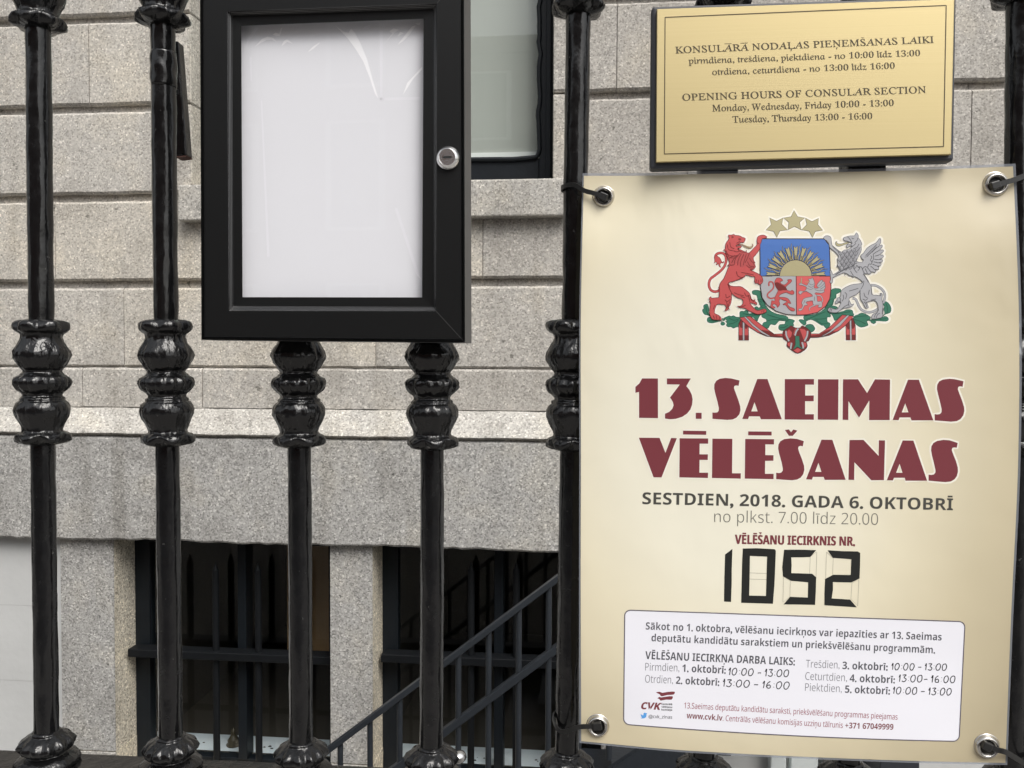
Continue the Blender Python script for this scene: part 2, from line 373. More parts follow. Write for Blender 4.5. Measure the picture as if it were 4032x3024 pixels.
def glyph(c, st, off):
    if st == 'roman': off = -0.012 if c.isdigit() else 0.008
    if st == 'bold' and c in '.,:': off += 0.03
    k = (c, st, off)
    if k not in _gl:
        ch = style_char(c, st); ref = style_char('H', st); HH = ('HH', st, off)
        vs, fs = text_mesh(ch, off) if c != ' ' else ([], [])
        a = text_mesh(ref+ch+ref, off)[0]; 
        if HH not in _gl: _gl[HH] = max(x for x, y in text_mesh(ref+ref, off)[0])
        adv = max(x for x, y in a)-_gl[HH]
        if st == 'roman' and c.isalpha(): vs = [(x-SLANT*(y-0.27), y) for x, y in vs]
        _gl[k] = (vs, fs, adv)
    return _gl[k]
def text_flat(s, st, off, track=0.0):
    """flat lettering as (verts, faces) with unit = font size; marks are added by hand"""
    V, F = [], []; x = 0.0
    caps = max(y for _, y in glyph('H', st, off)[0]); xh = max(y for _, y in glyph('x', st, off)[0])
    wt = {'serif': 0.045, 'roman': 0.045, 'sans': 0.065, 'bold': 0.10, 'ital': 0.10}[st]+off*1.5
    for c in s:
        d = unicodedata.normalize('NFD', c); base, marks = d[0], d[1:]
        if base == '\u2013': base = '-'
        vs, fs, adv = glyph(base, st, off)
        if base == 'i' and marks: fs = [f for f in fs if min(vs[i][1] for i in f) < xh*1.02]      # dotless i
        b = len(V); V += [(vx+x, vy) for vx, vy in vs]; F += [tuple(i+b for i in f) for f in fs]
        if vs: x0, x1, y1 = x+min(v[0] for v in vs), x+max(v[0] for v in vs), max(v[1] for v in vs)
        for mk in marks:
            cx_ = (x0+x1)/2; b = len(V); yb = (y1 if base.isupper() else (xh if base not in 'l' else y1))+0.06
            if base == 'i': yb = xh+0.06
            if mk == '\u0304':
                hw = (x1-x0)*0.40 if base not in 'iI' else 0.13
                V += [(cx_-hw, yb), (cx_+hw, yb), (cx_+hw, yb+wt), (cx_-hw, yb+wt)]; F.append((b, b+1, b+2, b+3))
            elif mk == '\u030c':
                h = 0.13; V += [(cx_-0.13, yb+h), (cx_, yb), (cx_, yb+wt*1.1), (cx_-0.13+wt*.8, yb+h+wt*.2), (cx_+0.13, yb+h), (cx_+0.13-wt*.8, yb+h+wt*.2)]
                F += [(b, b+1, b+2, b+3), (b+1, b+4, b+5, b+2)]
            else:
                V += [(cx_-0.04, -0.06), (cx_+0.07, -0.06), (cx_+0.02, -0.25), (cx_-0.05, -0.25)]; F.append((b, b+3, b+2, b+1))
        x += adv+track
    # dotless i under a macron
    return V, F, caps
# every glyph is outlined once, before the scene fills up
for _st, _off, _txt in (('roman', SERIF_OFF, "KONSULĀRĀ NODAĻAS PIEŅEMŠANAS LAIKI pirmdiena, trešdiena, piektdiena - no 10:00 līdz 13:00 otrdiena, ceturtdiena 16:00 OPENING HOURS OF CONSULAR SECTION Monday, Wednesday, Friday Tuesday, Thursday"),
                        ('bold', 0.0, "SESTDIEN, 2018. GADA 6. OKTOBRĪ VĒLĒŠANU IECIRKNIS NR. DARBA LAIKS: 12345. oktobrī: www.cvk.lv +371 67049999"),
                        ('bold', -0.004, "Sākot no 1. oktobra, vēlēšanu iecirkņos var iepazīties ar 13. Saeimas deputātu kandidātu sarakstiem un priekšvēlēšanu programmām."), ('sans', -0.012, "no plkst. 7.00 līdz 20.00"),
                        ('sans', -0.006, "Pirmdien, Otrdien, Trešdien, Ceturtdien, Piektdien,"), ('sans', 0.002, "13.Saeimas deputātu kandidātu saraksti, priekšvēlēšanu programmas pieejamas . Centrālās komisijas uzziņu tālrunis"), ('bold', 0.02, "CVK"), ('bold', 0.01, "Centrālā vēlēšanu komisija"), ('sans', 0.008, "@cvk_zinas")):
    text_flat(_txt, _st, _off)

# ================================================================== THE HOUSE
Wp = lambda px, py, dy=0.0: at(px, py, WALL+dy)
X = lambda px, py=1500, dy=0.0: Wp(px, py, dy).x
Z = lambda py, px=1100, dy=0.0: Wp(px, py, dy).z
zg = [Z(-300, 405), Z(61, 405), Z(414, 405), Z(765, 405), Z(1107, 405), Z(1447, 405), Z(1612, 405)]   # course joints
Z_LED0, Z_LED1, Z_LIN = Z(1615), Z(1713), Z(2130)
XL, XR = X(-5200), X(9000)
house = empty('granite_house', (X(1300), WALL, Z_LIN))
tag(house, 'grey granite town house front with ashlar courses behind the black railing', 'house')
OPX0, OPX1, OPZ0 = X(747, 400), X(2181, 400), Z(713, 1500)
FR = WALL + 0.13

wl = MB(); jb = MB()
def wall_blocks(z1, z0, joints, rec, spans):
    """one course of blocks between z0 (bottom) and z1 (top); rec = height of the rebate along the top"""
    for (xa, xb) in spans:
        xs = [xa] + [x for x in joints if xa+0.02 < x < xb-0.02] + [xb]
        for i in range(len(xs)-1):
            a, b = xs[i], xs[i+1]
            if i > 0: a += 0.0015
            if i < len(xs)-2: b -= 0.0015
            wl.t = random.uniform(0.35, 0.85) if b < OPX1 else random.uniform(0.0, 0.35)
            dy = random.uniform(-0.0015, 0.0015); r = 0.008
            zt = z1 - rec
            if i > 0: jb.face((a-0.004, WALL+0.0058, z0), (a, WALL+0.0058, z0), (a, WALL+0.0058, zt), (a-0.004, WALL+0.0058, zt))
            nx = max(2, int((b-a)/0.03))
            wob = lambda: random.uniform(-0.0013, 0.0013)
            # front face with slightly rounded, uneven arrises
            top = [(a+(b-a)*k/nx, zt+wob()) for k in range(nx+1)]; bot = [(a+(b-a)*k/nx, z0+0.002+wob()) for k in range(nx+1)]
            F = WALL+dy
            for k in range(nx):
                (x0, t0), (x1, t1) = top[k], top[k+1]; (_, b0), (_, b1) = bot[k], bot[k+1]
                wl.face((x0, F, b0+r), (x1, F, b1+r), (x1, F, t1-r), (x0, F, t0-r))
                wl.face((x0, F, t0-r), (x1, F, t1-r), (x1, F+r, t1), (x0, F+r, t0))
                wl.face((x0, F+r, t0), (x1, F+r, t1), (x1, F+0.06, t1), (x0, F+0.06, t0))
                wl.face((x0, F+r, b0), (x1, F+r, b1), (x1, F, b1+r), (x0, F, b0+r))
                wl.face((x0, F+0.06, b0), (x1, F+0.06, b1), (x1, F+r, b1), (x0, F+r, b0))
            for xx, s_ in ((a, 1), (b, -1)):
                p = [(xx, F, z0+r), (xx, F, zt-r), (xx, F+r, zt), (xx, F+0.06, zt), (xx, F+0.06, z0), (xx, F+r, z0)]
                wl.face(*(p if s_ > 0 else p[::-1]))
            # the rebated strip along the top of the block
            if rec:
                wl.t -= 0.12
                wl.face((a, F+0.027, zt-0.001), (b, F+0.027, zt-0.001), (b, F+0.027, z1+0.001), (a, F+0.027, z1+0.001))
REC = 0.025
full = [(XL, XR)]; split = [(XL, OPX0), (OPX1, XR)]
def J(*a):
    r = [X(p) for p in a]; x = min(r)-random.uniform(0.5, 0.8)
    while x > XL+0.3: r.append(x); x -= random.uniform(0.5, 0.9)
    x = max(r)+random.uniform(0.5, 0.8)
    while x < XR-0.3: r.append(x); x += random.uniform(0.5, 0.9)
    return sorted(r)
ZTOP = zg[0]+0.30                                                           # head of the upper window
wall_blocks(ZTOP, zg[0], J(-500, 500, 2500, 3300, 4000), REC, split)
for k_ in range(5): wall_blocks(ZTOP+0.3*(k_+1), ZTOP+0.3*k_, J(-500-170*(k_ % 2), 420-150*(k_ % 2), 1300, 2100, 2900, 3600), REC, full)
wall_blocks(zg[0], zg[1], J(-700, 640, 2642, 3200, 4200), REC, split)
wall_blocks(zg[1], zg[2], J(-420, 365, 2420, 3350, 4100, 4700), REC, split)
wall_blocks(zg[2], zg[3], J(-800, 13, 2700, 3806, 4600), REC, split)
wall_blocks(zg[3], zg[4], J(-500, 224, 1130, 1900, 2900, 3700, 4500), REC, full)
wall_blocks(zg[4], zg[5], J(-300, 490, 1480, 2520, 3400, 4300), REC, full)
wall_blocks(zg[5], zg[6], J(-600, 325, 797, 1640, 2580, 3300, 4100), 0.0, full)
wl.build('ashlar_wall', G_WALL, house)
# mortar behind the blocks
jb.box(XL, OPX0-0.001, WALL+0.031, WALL+0.30, zg[6], ZTOP+0.001); jb.box(OPX1+0.001, XR, WALL+0.031, WALL+0.30, zg[6], ZTOP+0.001); jb.box(XL, XR, WALL+0.031, WALL+0.30, ZTOP+0.001, ZTOP+1.5)
jb.box(OPX0-0.001, OPX1+0.001, WALL+0.031, WALL+0.30, zg[6], OPZ0-0.05)
jb.build('mortar_bed', G_JOINT, house)
# left reveal of the upper window, pale stone with a worn arris
for xa_, xb_ in ((OPX0-0.05, OPX0+0.003), (OPX1-0.003, OPX1+0.05)):
    rv = MB()
    for (zt, zb) in ((ZTOP, zg[0]), (zg[0], zg[1]), (zg[1], zg[2]), (zg[2], OPZ0)):
        rv.t = random.uniform(0.7, 1.0)
        rv.box(xa_, xb_, WALL+0.004, WALL+0.16, zb+0.002, zt-0.004)
    rv.build('window_reveal', G_LEDGE, house, bevel=0.004)
# weathered ledge: a sloping chamfer over a rolled nose, dark drip line, then the deep lintel band
PROJ = 0.055
ld = MB(); pr = [(WALL+0.0, Z_LED0+0.003), (WALL-0.012, Z_LED0-0.004), (WALL-0.045, Z_LED1+0.020), (WALL-0.055, Z_LED1+0.012), (WALL-0.058, Z_LED1+0.005), (WALL-0.054, Z_LED1-0.001), (WALL-0.038, Z_LED1-0.003), (WALL-0.036, Z_LED1-0.008)]
ld.t = 0.55
segs = [XL, X(-400), X(1186), X(2900), X(4200), XR]
for i in range(len(segs)-1):
    ld.t = random.uniform(0.45, 0.7); a, b = segs[i]+0.001, segs[i+1]-0.001; n = max(4, int((b-a)/0.05)); prevrow = None
    for k in range(n+1):
        x = a+(b-a)*k/n; wv = random.uniform(-0.0015, 0.0015)
        row = [Vector((x, y+wv, z+wv*0.7)) for (y, z) in pr]
        if prevrow:
            for q in range(len(pr)-1): ld.face(prevrow[q+1], row[q+1], row[q], prevrow[q])
        prevrow = row
ld.build('string_course', G_LEDGE, house, smooth='auto', merge=True, angle=50)
lt = MB(); L0 = WALL-PROJ+0.006
for i, (a, b) in enumerate(((XL, X(-500)), (X(-500), X(2520)), (X(2520), X(4300)), (X(4300), XR))):
    lt.t = (0.5, 0.45, 0.6, 0.4)[i]; a += 0.002; b -= 0.002
    n = max(4, int((b-a)/0.03)); r = 0.007; pv = None
    for k in range(n+1):
        x = a+(b-a)*k/n; wb = random.uniform(-0.004, 0.002) + 0.003*sin(x*7)
        zb = Z_LIN+wb
        row = [Vector(p) for p in ((x, L0+0.02, Z_LED1-0.008), (x, L0+r, Z_LED1-0.009), (x, L0, Z_LED1-0.009-r), (x, L0, zb+r), (x, L0+r*0.8, zb), (x, WALL+0.2, zb+0.004))]
        if pv:
            for q in range(5): lt.face(pv[q+1], row[q+1], row[q], pv[q])
        pv = row
lt.build('lintel_band', G_LINTEL, house, smooth='auto', merge=True, angle=30)
# upper window sill
sl_ = MB(); sl_.t = 0.42
sx0, sx1 = at(699, 800, WALL-0.05).x, at(2236, 800, WALL-0.05).x
sz0, sz1 = at(1500, 858, WALL-0.05).z, at(1500, 713, WALL-0.05).z
sl_.box(sx0, sx1, WALL-0.05, WALL+0.14, sz0, sz1)
sl_.build('window_sill', G_LEDGE, house, bevel=0.006)

# upper window
win = empty('sash_window', (X(1500), FR, OPZ0)); win['_base'] = tuple(win.location); win.parent = house; win.location = Vector(win['_base'])-Vector(house['_base'])
def fpt(px, py, d=0.0): return at(px, py, FR+d)
fr = MB()
gx1, gz0 = fpt(2124, 300).x, fpt(1500, 636).z
zt = ZTOP+0.02
fr.box(gx1, OPX1+0.002, FR, FR+0.06, sz1-0.002, zt)                       # right stile
fr.box(OPX0-0.002, OPX0+0.06, FR, FR+0.06, sz1-0.002, zt)                 # left stile
fr.box(OPX0+0.06, gx1, FR+0.004, FR+0.06, sz1-0.002, gz0)                 # bottom rail
fr.box(fpt(2151, 300).x, fpt(2172, 300).x, FR-0.012, FR, sz1+0.01, zt)    # parting bead
frm = fr.build('window_frame', M_SLATE, win, bevel=0.004)
pt = MB()                                                                  # lumpy sealant round the glass
pts = []
zz = zt
while zz > gz0+0.03:
    pts.append((gx1+random.gauss(-0.0005, 0.0022), FR-0.001, zz)); zz -= random.uniform(0.012, 0.06)
pts += [(gx1-0.003, FR-0.001, gz0+0.014), (gx1-0.012, FR-0.001, gz0+0.004)]
xx = gx1-0.05
while xx > OPX0+0.08:
    pts.append((xx, FR-0.001, gz0+0.001+random.gauss(0, 0.0012))); xx -= random.uniform(0.03, 0.11)
pt.tube(pts, 0.0085, 8); pt.build('glazing_sealant', M_SLATE, win, smooth=True)
gp = MB(); gp.face((OPX0, FR+0.02, gz0-0.01), (gx1+0.01, FR+0.02, gz0-0.01), (gx1+0.01, FR+0.02, zt), (OPX0, FR+0.02, zt)); gp.build('pane', M_GLASS, win)
bl = MB(); zb = fpt(1950, 600, 0.07).z
nb = 24; xs = [OPX0+(gx1+0.06-OPX0)*k/nb for k in range(nb+1)]
for k in range(nb):
    y0, y1 = (FR+0.075+0.003*sin(q*19) for q in (xs[k], xs[k+1]))
    bl.face((xs[k], y0, zb), (xs[k+1], y1, zb), (xs[k+1], y1, zt), (xs[k], y0, zt))
bo = bl.build('roller_blind', M_BLIND, win, smooth=True)
bb = MB(); bb.box(OPX0, gx1+0.06, FR+0.066, FR+0.084, zb-0.022, zb-0.001); bb.build('blind_bar', M_BLINDBAR, win)
rm = MB(); rm.box(OPX0-0.3, OPX1+0.3, WALL+0.9, WALL+0.95, sz0-0.2, zt+0.2); rm.build('room_back', M_ROOM, house)

# basement: piers, jambs, sill, white render
Z_JB = Z(2978, 900); Z_SIL = -0.035
zl = Z_LIN+0.004
pier = MB(); pier.t = 0.5
JX0, JX1, PX0, PX1, RX0 = X(250, 2500), X(457, 2500), X(1305, 2500), X(1470, 2500), X(2371, 2500)
FW = WALL-0.012
RX1 = X(2760, 2900)
for (a, b) in ((JX0, JX1), (PX0, PX1), (RX0, RX1)):
    pier = MB(); pier.t = random.uniform(0.4, 0.6)
    pier.box(a, b, FW, FW+0.004, Z_JB+0.003, zl-0.006); pier.t += 0.25; pier.box(a-0.004, b+0.002, FW-0.006, FW+0.004, Z_SIL, Z_JB-0.002)
    po_ = pier.build('window_pier', G_LINTEL, house)
    prv = MB(); prv.t = random.uniform(0.75, 1.0); prv.box(a+0.0005, b-0.0005, FW+0.0045, WALL+0.20, Z_JB+0.001, zl-0.006); prv.t = 1.0; prv.box(a+0.0005, b+0.001, FW+0.0045, WALL+0.20, Z_SIL, Z_JB-0.001)
    prv.build('pier_reveal', G_WARM, po_)  # paler and warmer than its pier face, side light put into the colour
bs = MB(); bs.t = 0.95
bs.box(JX0-0.02, RX1, FW-0.03, WALL+0.20, Z_SIL-0.11, Z_SIL-0.002)
bs.build('basement_sill', G_WARM, house, bevel=0.005)
rd = MB()
ZF = -0.75                                                                  # floor of the basement area
rd.box(XL, JX0-0.001, WALL+0.004, WALL+0.2, ZF, zl-0.002)
rd.box(JX0-0.001, RX1+0.001, WALL-0.004, WALL+0.2, ZF, Z_SIL-0.112)
rd.box(RX1+0.001, XR, WALL+0.004, WALL+0.2, ZF, zl-0.002)
rd.build('rendered_wall', M_RENDER, house)
I_CRACK = plain('crack_grey', (0.36, 0.36, 0.355), 0.8)

for py in (2385, 2683):
    z = Z(py, 100); px = [(-600+k*45, z+random.uniform(-0.0012, 0.0012)) for k in range(18)]
    ck = MB()
    for k in range(len(px)-1):
        a, b = X(px[k][0]), X(px[k+1][0])
        ck.face((a, WALL+0.0035, px[k][1]-0.0006), (b, WALL+0.0035, px[k+1][1]-0.0006), (b, WALL+0.0035, px[k+1][1]+0.0007), (a, WALL+0.0035, px[k][1]+0.0007))
    ck.build('render_crack', I_CRACK, house, merge=True)

def basement_window(x0, x1, mull, board=None):
    b = Vector(((x0+x1)/2, FR, Z_SIL))
    w_ = empty('basement_window', b); w_.parent = house; w_.location = b-Vector(house['_base'])
    m = MB(); t = 0.045
    m.box(x0-0.004, x0+0.055, FR, FR+0.05, Z_SIL, zl-0.003); m.box(x1-0.05, x1+0.004, FR, FR+0.05, Z_SIL, zl-0.003)
    m.box(x0+0.055, x1-0.05, FR, FR+0.05, zl-0.048, zl-0.003); m.box(x0+0.055, x1-0.05, FR, FR+0.05, Z_SIL, Z_SIL+0.03)
    m.box(mull-0.017, mull+0.017, FR-0.012, FR+0.05, Z_SIL+0.03, zl-0.048)
    m.build('window_frame', M_SLATE, w_, bevel=0.003)
    for (a, c) in ((x0+0.05, mull), (mull, x1-0.045)):
        g = MB(); g.face((a, FR+0.02, Z_SIL+0.02), (c, FR+0.02, Z_SIL+0.02), (c, FR+0.02, zl-0.04), (a, FR+0.02, zl-0.04)); g.build('pane', M_GLASS, w_)
    s = MB(); s.box(x0-0.02, x1+0.02, FR+0.055, FR+0.185, Z_SIL-0.02, Z_SIL+0.028); s.build('inner_sill', M_SILLW, w_)
    return w_
wA = basement_window(JX1, PX0, X(958, 2500, 0.13))
wB = basement_window(PX1, RX0, X(1965, 2500, 0.13))
rm = MB()
for (x0, x1) in ((JX1, PX0), (PX1, RX0)):
    x0 -= 0.05; x1 += 0.05; y0, y1 = WALL+0.205, WALL+1.8; z0, z1 = Z_SIL-0.021, zl+0.05
    rm.face((x0, y1, z0), (x1, y1, z0), (x1, y1, z1), (x0, y1, z1)); rm.face((x0, y0, z0), (x0, y1, z0), (x0, y1, z1), (x0, y0, z1))
    rm.face((x1, y0, z0), (x1, y1, z0), (x1, y1, z1), (x1, y0, z1)); rm.face((x0, y0, z1), (x1, y0, z1), (x1, y1, z1), (x0, y1, z1)); rm.face((x0, y0, z0), (x1, y0, z0), (x1, y1, z0), (x0, y1, z0))
rm.build('basement_room', M_ROOM, house)
bd = MB(); bd.box(X(1130, 2300, .5), X(1340, 2300, .5), WALL+0.5, WALL+0.53, Z(2560, 1200, .5), Z(2150, 1200, .5))
bd.build('inner_panel', M_BOARD, house)

# little things on the inner sills
fg = MB(); c = at(920, 2952, FR+0.10); c.z = Z_SIL+0.028
fg.lathe([(0, 0.026), (0.006, 0.028), (0.012, 0.021), (0.022, 0.023), (0.030, 0.017), (0.040, 0.012), (0.046, 0.008), (0.052, 0.0105), (0.060, 0.009), (0.066, 0.004), (0.072, 0.001)], 14, origin=c)
tag(fg.build('figurine', plain('brown_figurine', (0.05, 0.04, 0.022), 0.5, noise=(150, 0.6)), smooth=True, base=c), 'small brown pointed figurine on the white sill inside the left basement window', 'figurine')
dr = MB()
for x0, x1 in ((JX1+0.06, PX0-0.06), (PX1+0.06, RX0-0.06)):
    for k in range(26):
        p = Vector((random.uniform(x0, x1), FR+0.10+random.gauss(0, 0.012), Z_SIL+0.0285)); q = random.uniform(0.002, 0.008)
        dr.hexa([p+Vector((-q, -q*.6, 0)), p+Vector((q, -q*.5, 0)), p+Vector((q*.8, q*.6, 0)), p+Vector((-q*.7, q*.5, 0)), p+Vector((-q*.5, -q*.3, q*.5)), p+Vector((q*.5, -q*.3, q*.6)), p+Vector((q*.4, q*.3, q*.5)), p+Vector((-q*.4, q*.3, q*.4))])
tag(dr.build('sill_dirt', plain('black_dirt', (0.03, 0.03, 0.028), 0.9), base=(X(1300), FR+0.1, Z_SIL)), 'dark crumbs of dirt scattered on the white basement window sills', 'dirt', kind='stuff')

# window guards: a flat cross bar with pointed round bars
def window_guard(x0, x1, bars, label, ybar):
    g = at((x0+x1)/2, ybar, WALL+0.09)
    root = empty('window_guard', (g.x, WALL+0.09, Z_SIL)); tag(root, label, 'window bars', 'iron guards in the basement windows')
    za = at(800 if x0 < 1000 else 1900, ybar, WALL+0.06).z
    m = MB(); ax, bx = at(x0, ybar, WALL+0.06).x, at(x1, ybar, WALL+0.06).x
    m.box(ax, bx, WALL+0.055, WALL+0.115, za-0.030, za); m.build('cross_bar', M_GRILLE, root, bevel=0.003)
    for px in bars:
        q = at(px, 2400, WALL+0.085); b_ = MB()
        zt_ = at(px, 2232, WALL+0.085).z
        b_.tube([(q.x, WALL+0.085, Z_SIL), (q.x, WALL+0.085, zt_-0.012)], 0.0125, 14)
        b_.tube([(q.x, WALL+0.085, zt_-0.012), (q.x, WALL+0.085, zt_-0.006), (q.x, WALL+0.085, zt_+0.016)], [0.0125, 0.009, 0.0015], 14)
        b_.build('guard_bar', M_GRILLE, root, smooth='auto', merge=True, angle=50)
window_guard(505, 1310, (683, 850, 1017, 1184), 'dark iron window guard in the left basement window', 2566)
window_guard(1500, 2380, (1677, 1855, 2033, 2211), 'dark iron window guard in the right basement window behind the stair rail', 2590)

# ================================================================== GROUND
def struct(name, m, mb): return tag(mb.build(name, m), kind='structure')
g = MB(); g.face((XL-2, 0.95, ZF), (XR+2, 0.95, ZF), (XR+2, WALL+0.3, ZF), (XL-2, WALL+0.3, ZF)); struct('basement_floor', M_PAVE, g)
g = MB(); g.box(-30, 30, -2.2, 0.66, -0.4, 0.0); struct('pavement', M_PAVE, g)
g = MB(); g.face((-60, -60, -0.13), (60, -60, -0.13), (60, -2.2, -0.13), (-60, -2.2, -0.13)); struct('road', M_ROAD, g)
# retaining plinth under the railing
RZ = FENCE.at(400, 2995).z
pl = MB(); pl.t = 0.5
for k in range(9):
    a = -5+k*1.0; pl.t = random.uniform(0.3, 0.7); p = lambda s, o: Vector((0, 0.80, 0)) + FENCE.e*s - FENCE.n*o
    q = [p(a+0.002, -0.12), p(a+0.998, -0.12), p(a+0.998, 0.12), p(a+0.002, 0.12)]
    pl.hexa([Vector((v.x, v.y, ZF)) for v in q]+[Vector((v.x, v.y, RZ-0.075)) for v in q])
tag(pl.build('stone_plinth', G_LINTEL, base=(0, 0.8, ZF)), 'grey granite plinth wall carrying the black iron railing', 'wall')

# terrace across the street, out of frame: it is what the gloss paint mirrors
M_BRICK = plain('red_brick', (0.20, 0.085, 0.055), 0.85, noise=(3, 0.25))
M_WHITEP = plain('white_paintwork', (0.7, 0.7, 0.68), 0.5)
M_PANES = plain('dark_panes', (0.03, 0.035, 0.04), 0.05)
op = empty('brick_terrace', (0, -15, -0.1)); tag(op, 'red brick terrace with white sash windows across the street', 'terrace')
m = MB(); m.box(-34, 7.6, -23, -15, -0.12, 9.5); m.box(-34, 7.6, -15, -14.85, 9.2, 9.6); m.build('wall', M_BRICK, op)
m = MB(); m2 = MB()
for i in range(-12, 3):
    for j, (z, h) in enumerate(((1.0, 2.0), (4.2, 2.1), (7.1, 1.6))):
        x = i*2.7
        m2 = MB(); m2.box(x-0.62, x+0.62, -14.998, -14.93, z-0.06, z+h+0.06); wo = m2.build('window', M_WHITEP, op)
        m = MB(); m.box(x-0.5, x+0.5, -14.925, -14.92, z, z+h); m.build('pane', M_PANES, wo)

# ================================================================== RAILING
rail = empty('iron_railing', FENCE.at(2233, 2990)); tag(rail, 'glossy black cast iron railing with turned balusters, thick with paint', 'railing')
KZ = 1.0254e-4; KR = 9.47e-5                     # zoom units of the traced profile to metres
prof_mid = [(128, 122), (134, 150), (142, 200), (160, 240), (185, 258), (215, 264), (238, 256), (258, 226), (272, 205), (286, 197), (306, 194), (330, 200), (360, 214), (400, 244), (440, 266), (480, 275), (515, 268), (550, 248), (585, 226), (606, 214), (622, 196), (640, 182), (655, 190), (664, 205), (676, 212), (682, 226), (700, 252), (725, 268), (750, 272), (775, 268), (800, 252), (822, 232), (836, 218), (852, 198), (872, 184), (888, 188), (898, 208), (912, 216), (924, 212), (934, 228), (952, 248), (985, 264), (1020, 270), (1055, 264), (1095, 244), (1140, 218), (1180, 200), (1215, 190), (1232, 196), (1246, 226), (1262, 255), (1280, 264), (1305, 258), (1330, 236), (1350, 200), (1362, 150), (1368, 122)]
BEAD = 745
def knop_mesh():
    m = MB()
    pr = [((BEAD-y)*KZ, r*KR) for y, r in prof_mid][::-1]
    ys = [y for y, r in prof_mid][::-1]
    def mod(i, t):
        y = ys[i]
        if 140 < y < 262: return 1 + 0.14*((0.5+0.5*cos(6*t))**0.45 - 0.65)            # petals of the upper flare
        if 1236 < y < 1355: return 1 + 0.14*((0.5+0.5*cos(6*t))**0.45 - 0.65)
        if 690 < y < 825: return 1 + 0.085*(abs(cos(7*t))**0.6 - 0.6)           # bead row
        if 310 < y < 600: return 1 + (0.016*cos(15*t)+0.012*cos(23*t+1))*sin(pi*(y-310)/290) + 0.012*cos(3*t+1)
        if 940 < y < 1210: return 1 + 0.012*cos(3*t+2) + 0.008*cos(13*t)
        return 1.0
    m.lathe(pr, 84, mod)
    # lift the petal rims
    v0 = m.v
    for i, y in enumerate(ys):
        a = 0.0
        if 140 < y < 262: a = 0.0056*(1-abs(y-200)/62)
        if 1236 < y < 1355: a = -0.0064*(1-abs(y-1295)/60)
        if a:
            for k in range(84):
                t = 2*pi*k/84; v0[i*84+k].z += a*cos(6*t)*0.5
    return m
from mathutils import noise as mnoise
def roughen(m, amt, sc_, stretch=1.0, seed=0.0):
    for v in m.v:
        r = math.hypot(v.x, v.y)
        if r < 1e-5: continue
        q = Vector((v.x*sc_+seed, v.y*sc_, v.z*sc_*stretch)); d = amt*(mnoise.noise(q) + 0.5*mnoise.noise(q*2.3))
        v.x += v.x/r*d; v.y += v.y/r*d
    return m
prof_base = [(0, 124), (8, 140), (18, 150), (26, 146), (34, 160), (60, 214), (92, 252), (126, 272), (160, 268), (186, 240), (200, 205), (214, 196), (224, 205), (240, 250), (262, 296), (290, 316), (320, 322), (345, 310), (360, 285)]
def base_mesh():
    m = MB(); pr = [(-y*KZ, r*KR) for y, r in prof_base][::-1]; ys = [y for y, r in prof_base][::-1]
    def mod(i, t):
        y = ys[i]
        if 40 < y < 190: return 1 + 0.07*cos(12*t)*sin(pi*(y-40)/150)
        if 230 < y < 350: return 1 + 0.02*cos(6*t)
        return 1.0
    m.lathe(pr, 84, mod); return m
zb = FENCE.at(660, 1505).z; zbase = FENCE.at(672, 2893).z; zup = FENCE.at(641, 108).z + (1368-BEAD)*KZ
R0 = 122*KR
def rod_mesh(za, zb_):
    m = MB(); n = 180
    prof = []
    for k in range(n+1):
        z = za+(zb_-za)*k/n; prof.append((z, R0*(1+0.010*sin(k*0.9)+0.008*sin(k*0.37+1)+random.uniform(-0.006, 0.006))))
    m.lathe(prof, 40, lambda i, t: 1+0.014*cos(2*t+i*0.05)+0.006*cos(7*t+i*0.11)); return m
bars = [(150, 183), (641.6, 672), (1168, 1186), (1705, 1699), (2275, 2233), (2843, 2772), (3422, 3342), (4016, 3984), (-400, -355), (-990, -935), (-1680, -1610), (-2520, -2430), (-3600, -3480), (4640, 4590), (5330, 5270), (6130, 6050), (7080, 6980)]
proto = None
for bi, (xt, xb) in enumerate(bars):
    pt_, pb_ = FENCE.at(xt, 127), FENCE.at(xb, 2860)
    lean = math.atan2((pb_-pt_).dot(FENCE.e), (pt_.z-pb_.z))
    foot = FENCE.at(xb, 2893); foot.z = zbase
    if proto is None:
        rm_ = rod_mesh(-0.03, 0.95)
        rod = roughen(rm_, 0.0005, 110, 0.25, 5.1).build('baluster', M_IRON, None, smooth=True)
        kn = roughen(roughen(knop_mesh(), 0.0009, 130, 0.45), 0.0010, 300, 0.8, 3.3).build('middle_knop', M_IRONK, None, smooth=True)
        ku = kn.copy(); ku.name = 'upper_knop'; COL.objects.link(ku)
        bz = roughen(base_mesh(), 0.0010, 150, 0.7, 1.7).build('base_knop', M_IRONK, None, smooth=True)
        fm = MB(); fm.lathe([(-0.004, R0*0.9), (0.0, R0*1.5), (0.008, R0*1.7), (0.014, R0*1.3), (0.022, R0*1.1), (0.036, R0*1.75), (0.052, R0*1.95), (0.070, R0*1.6), (0.092, R0*1.0), (0.115, R0*0.45), (0.130, R0*0.08)], 40)
        fi = fm.build('finial', M_IRONK, None, smooth=True)
        proto = (rod, kn, ku, bz, fi); objs = proto
    else:
        objs = tuple(o.copy() for o in proto)
        for o in objs: COL.objects.link(o)
    rod, kn, ku, bz, fi = objs
    rod.parent = rail; rod.location = foot-Vector(rail['_base']); rod.rotation_euler = (0, -lean, FENCE.e.angle(Vector((1, 0, 0)))) if True else None
    for o, z in ((kn, zb-zbase), (ku, zup-zbase), (bz, 0.0), (fi, 0.95)):
        o.parent = rod; o.location = (0, 0, z + (random.uniform(-0.001, 0.001) if o is kn else 0)); o.rotation_euler = (random.uniform(-.012, .012), random.uniform(-.012, .012), bi*1.7+random.random())
rr = MB()
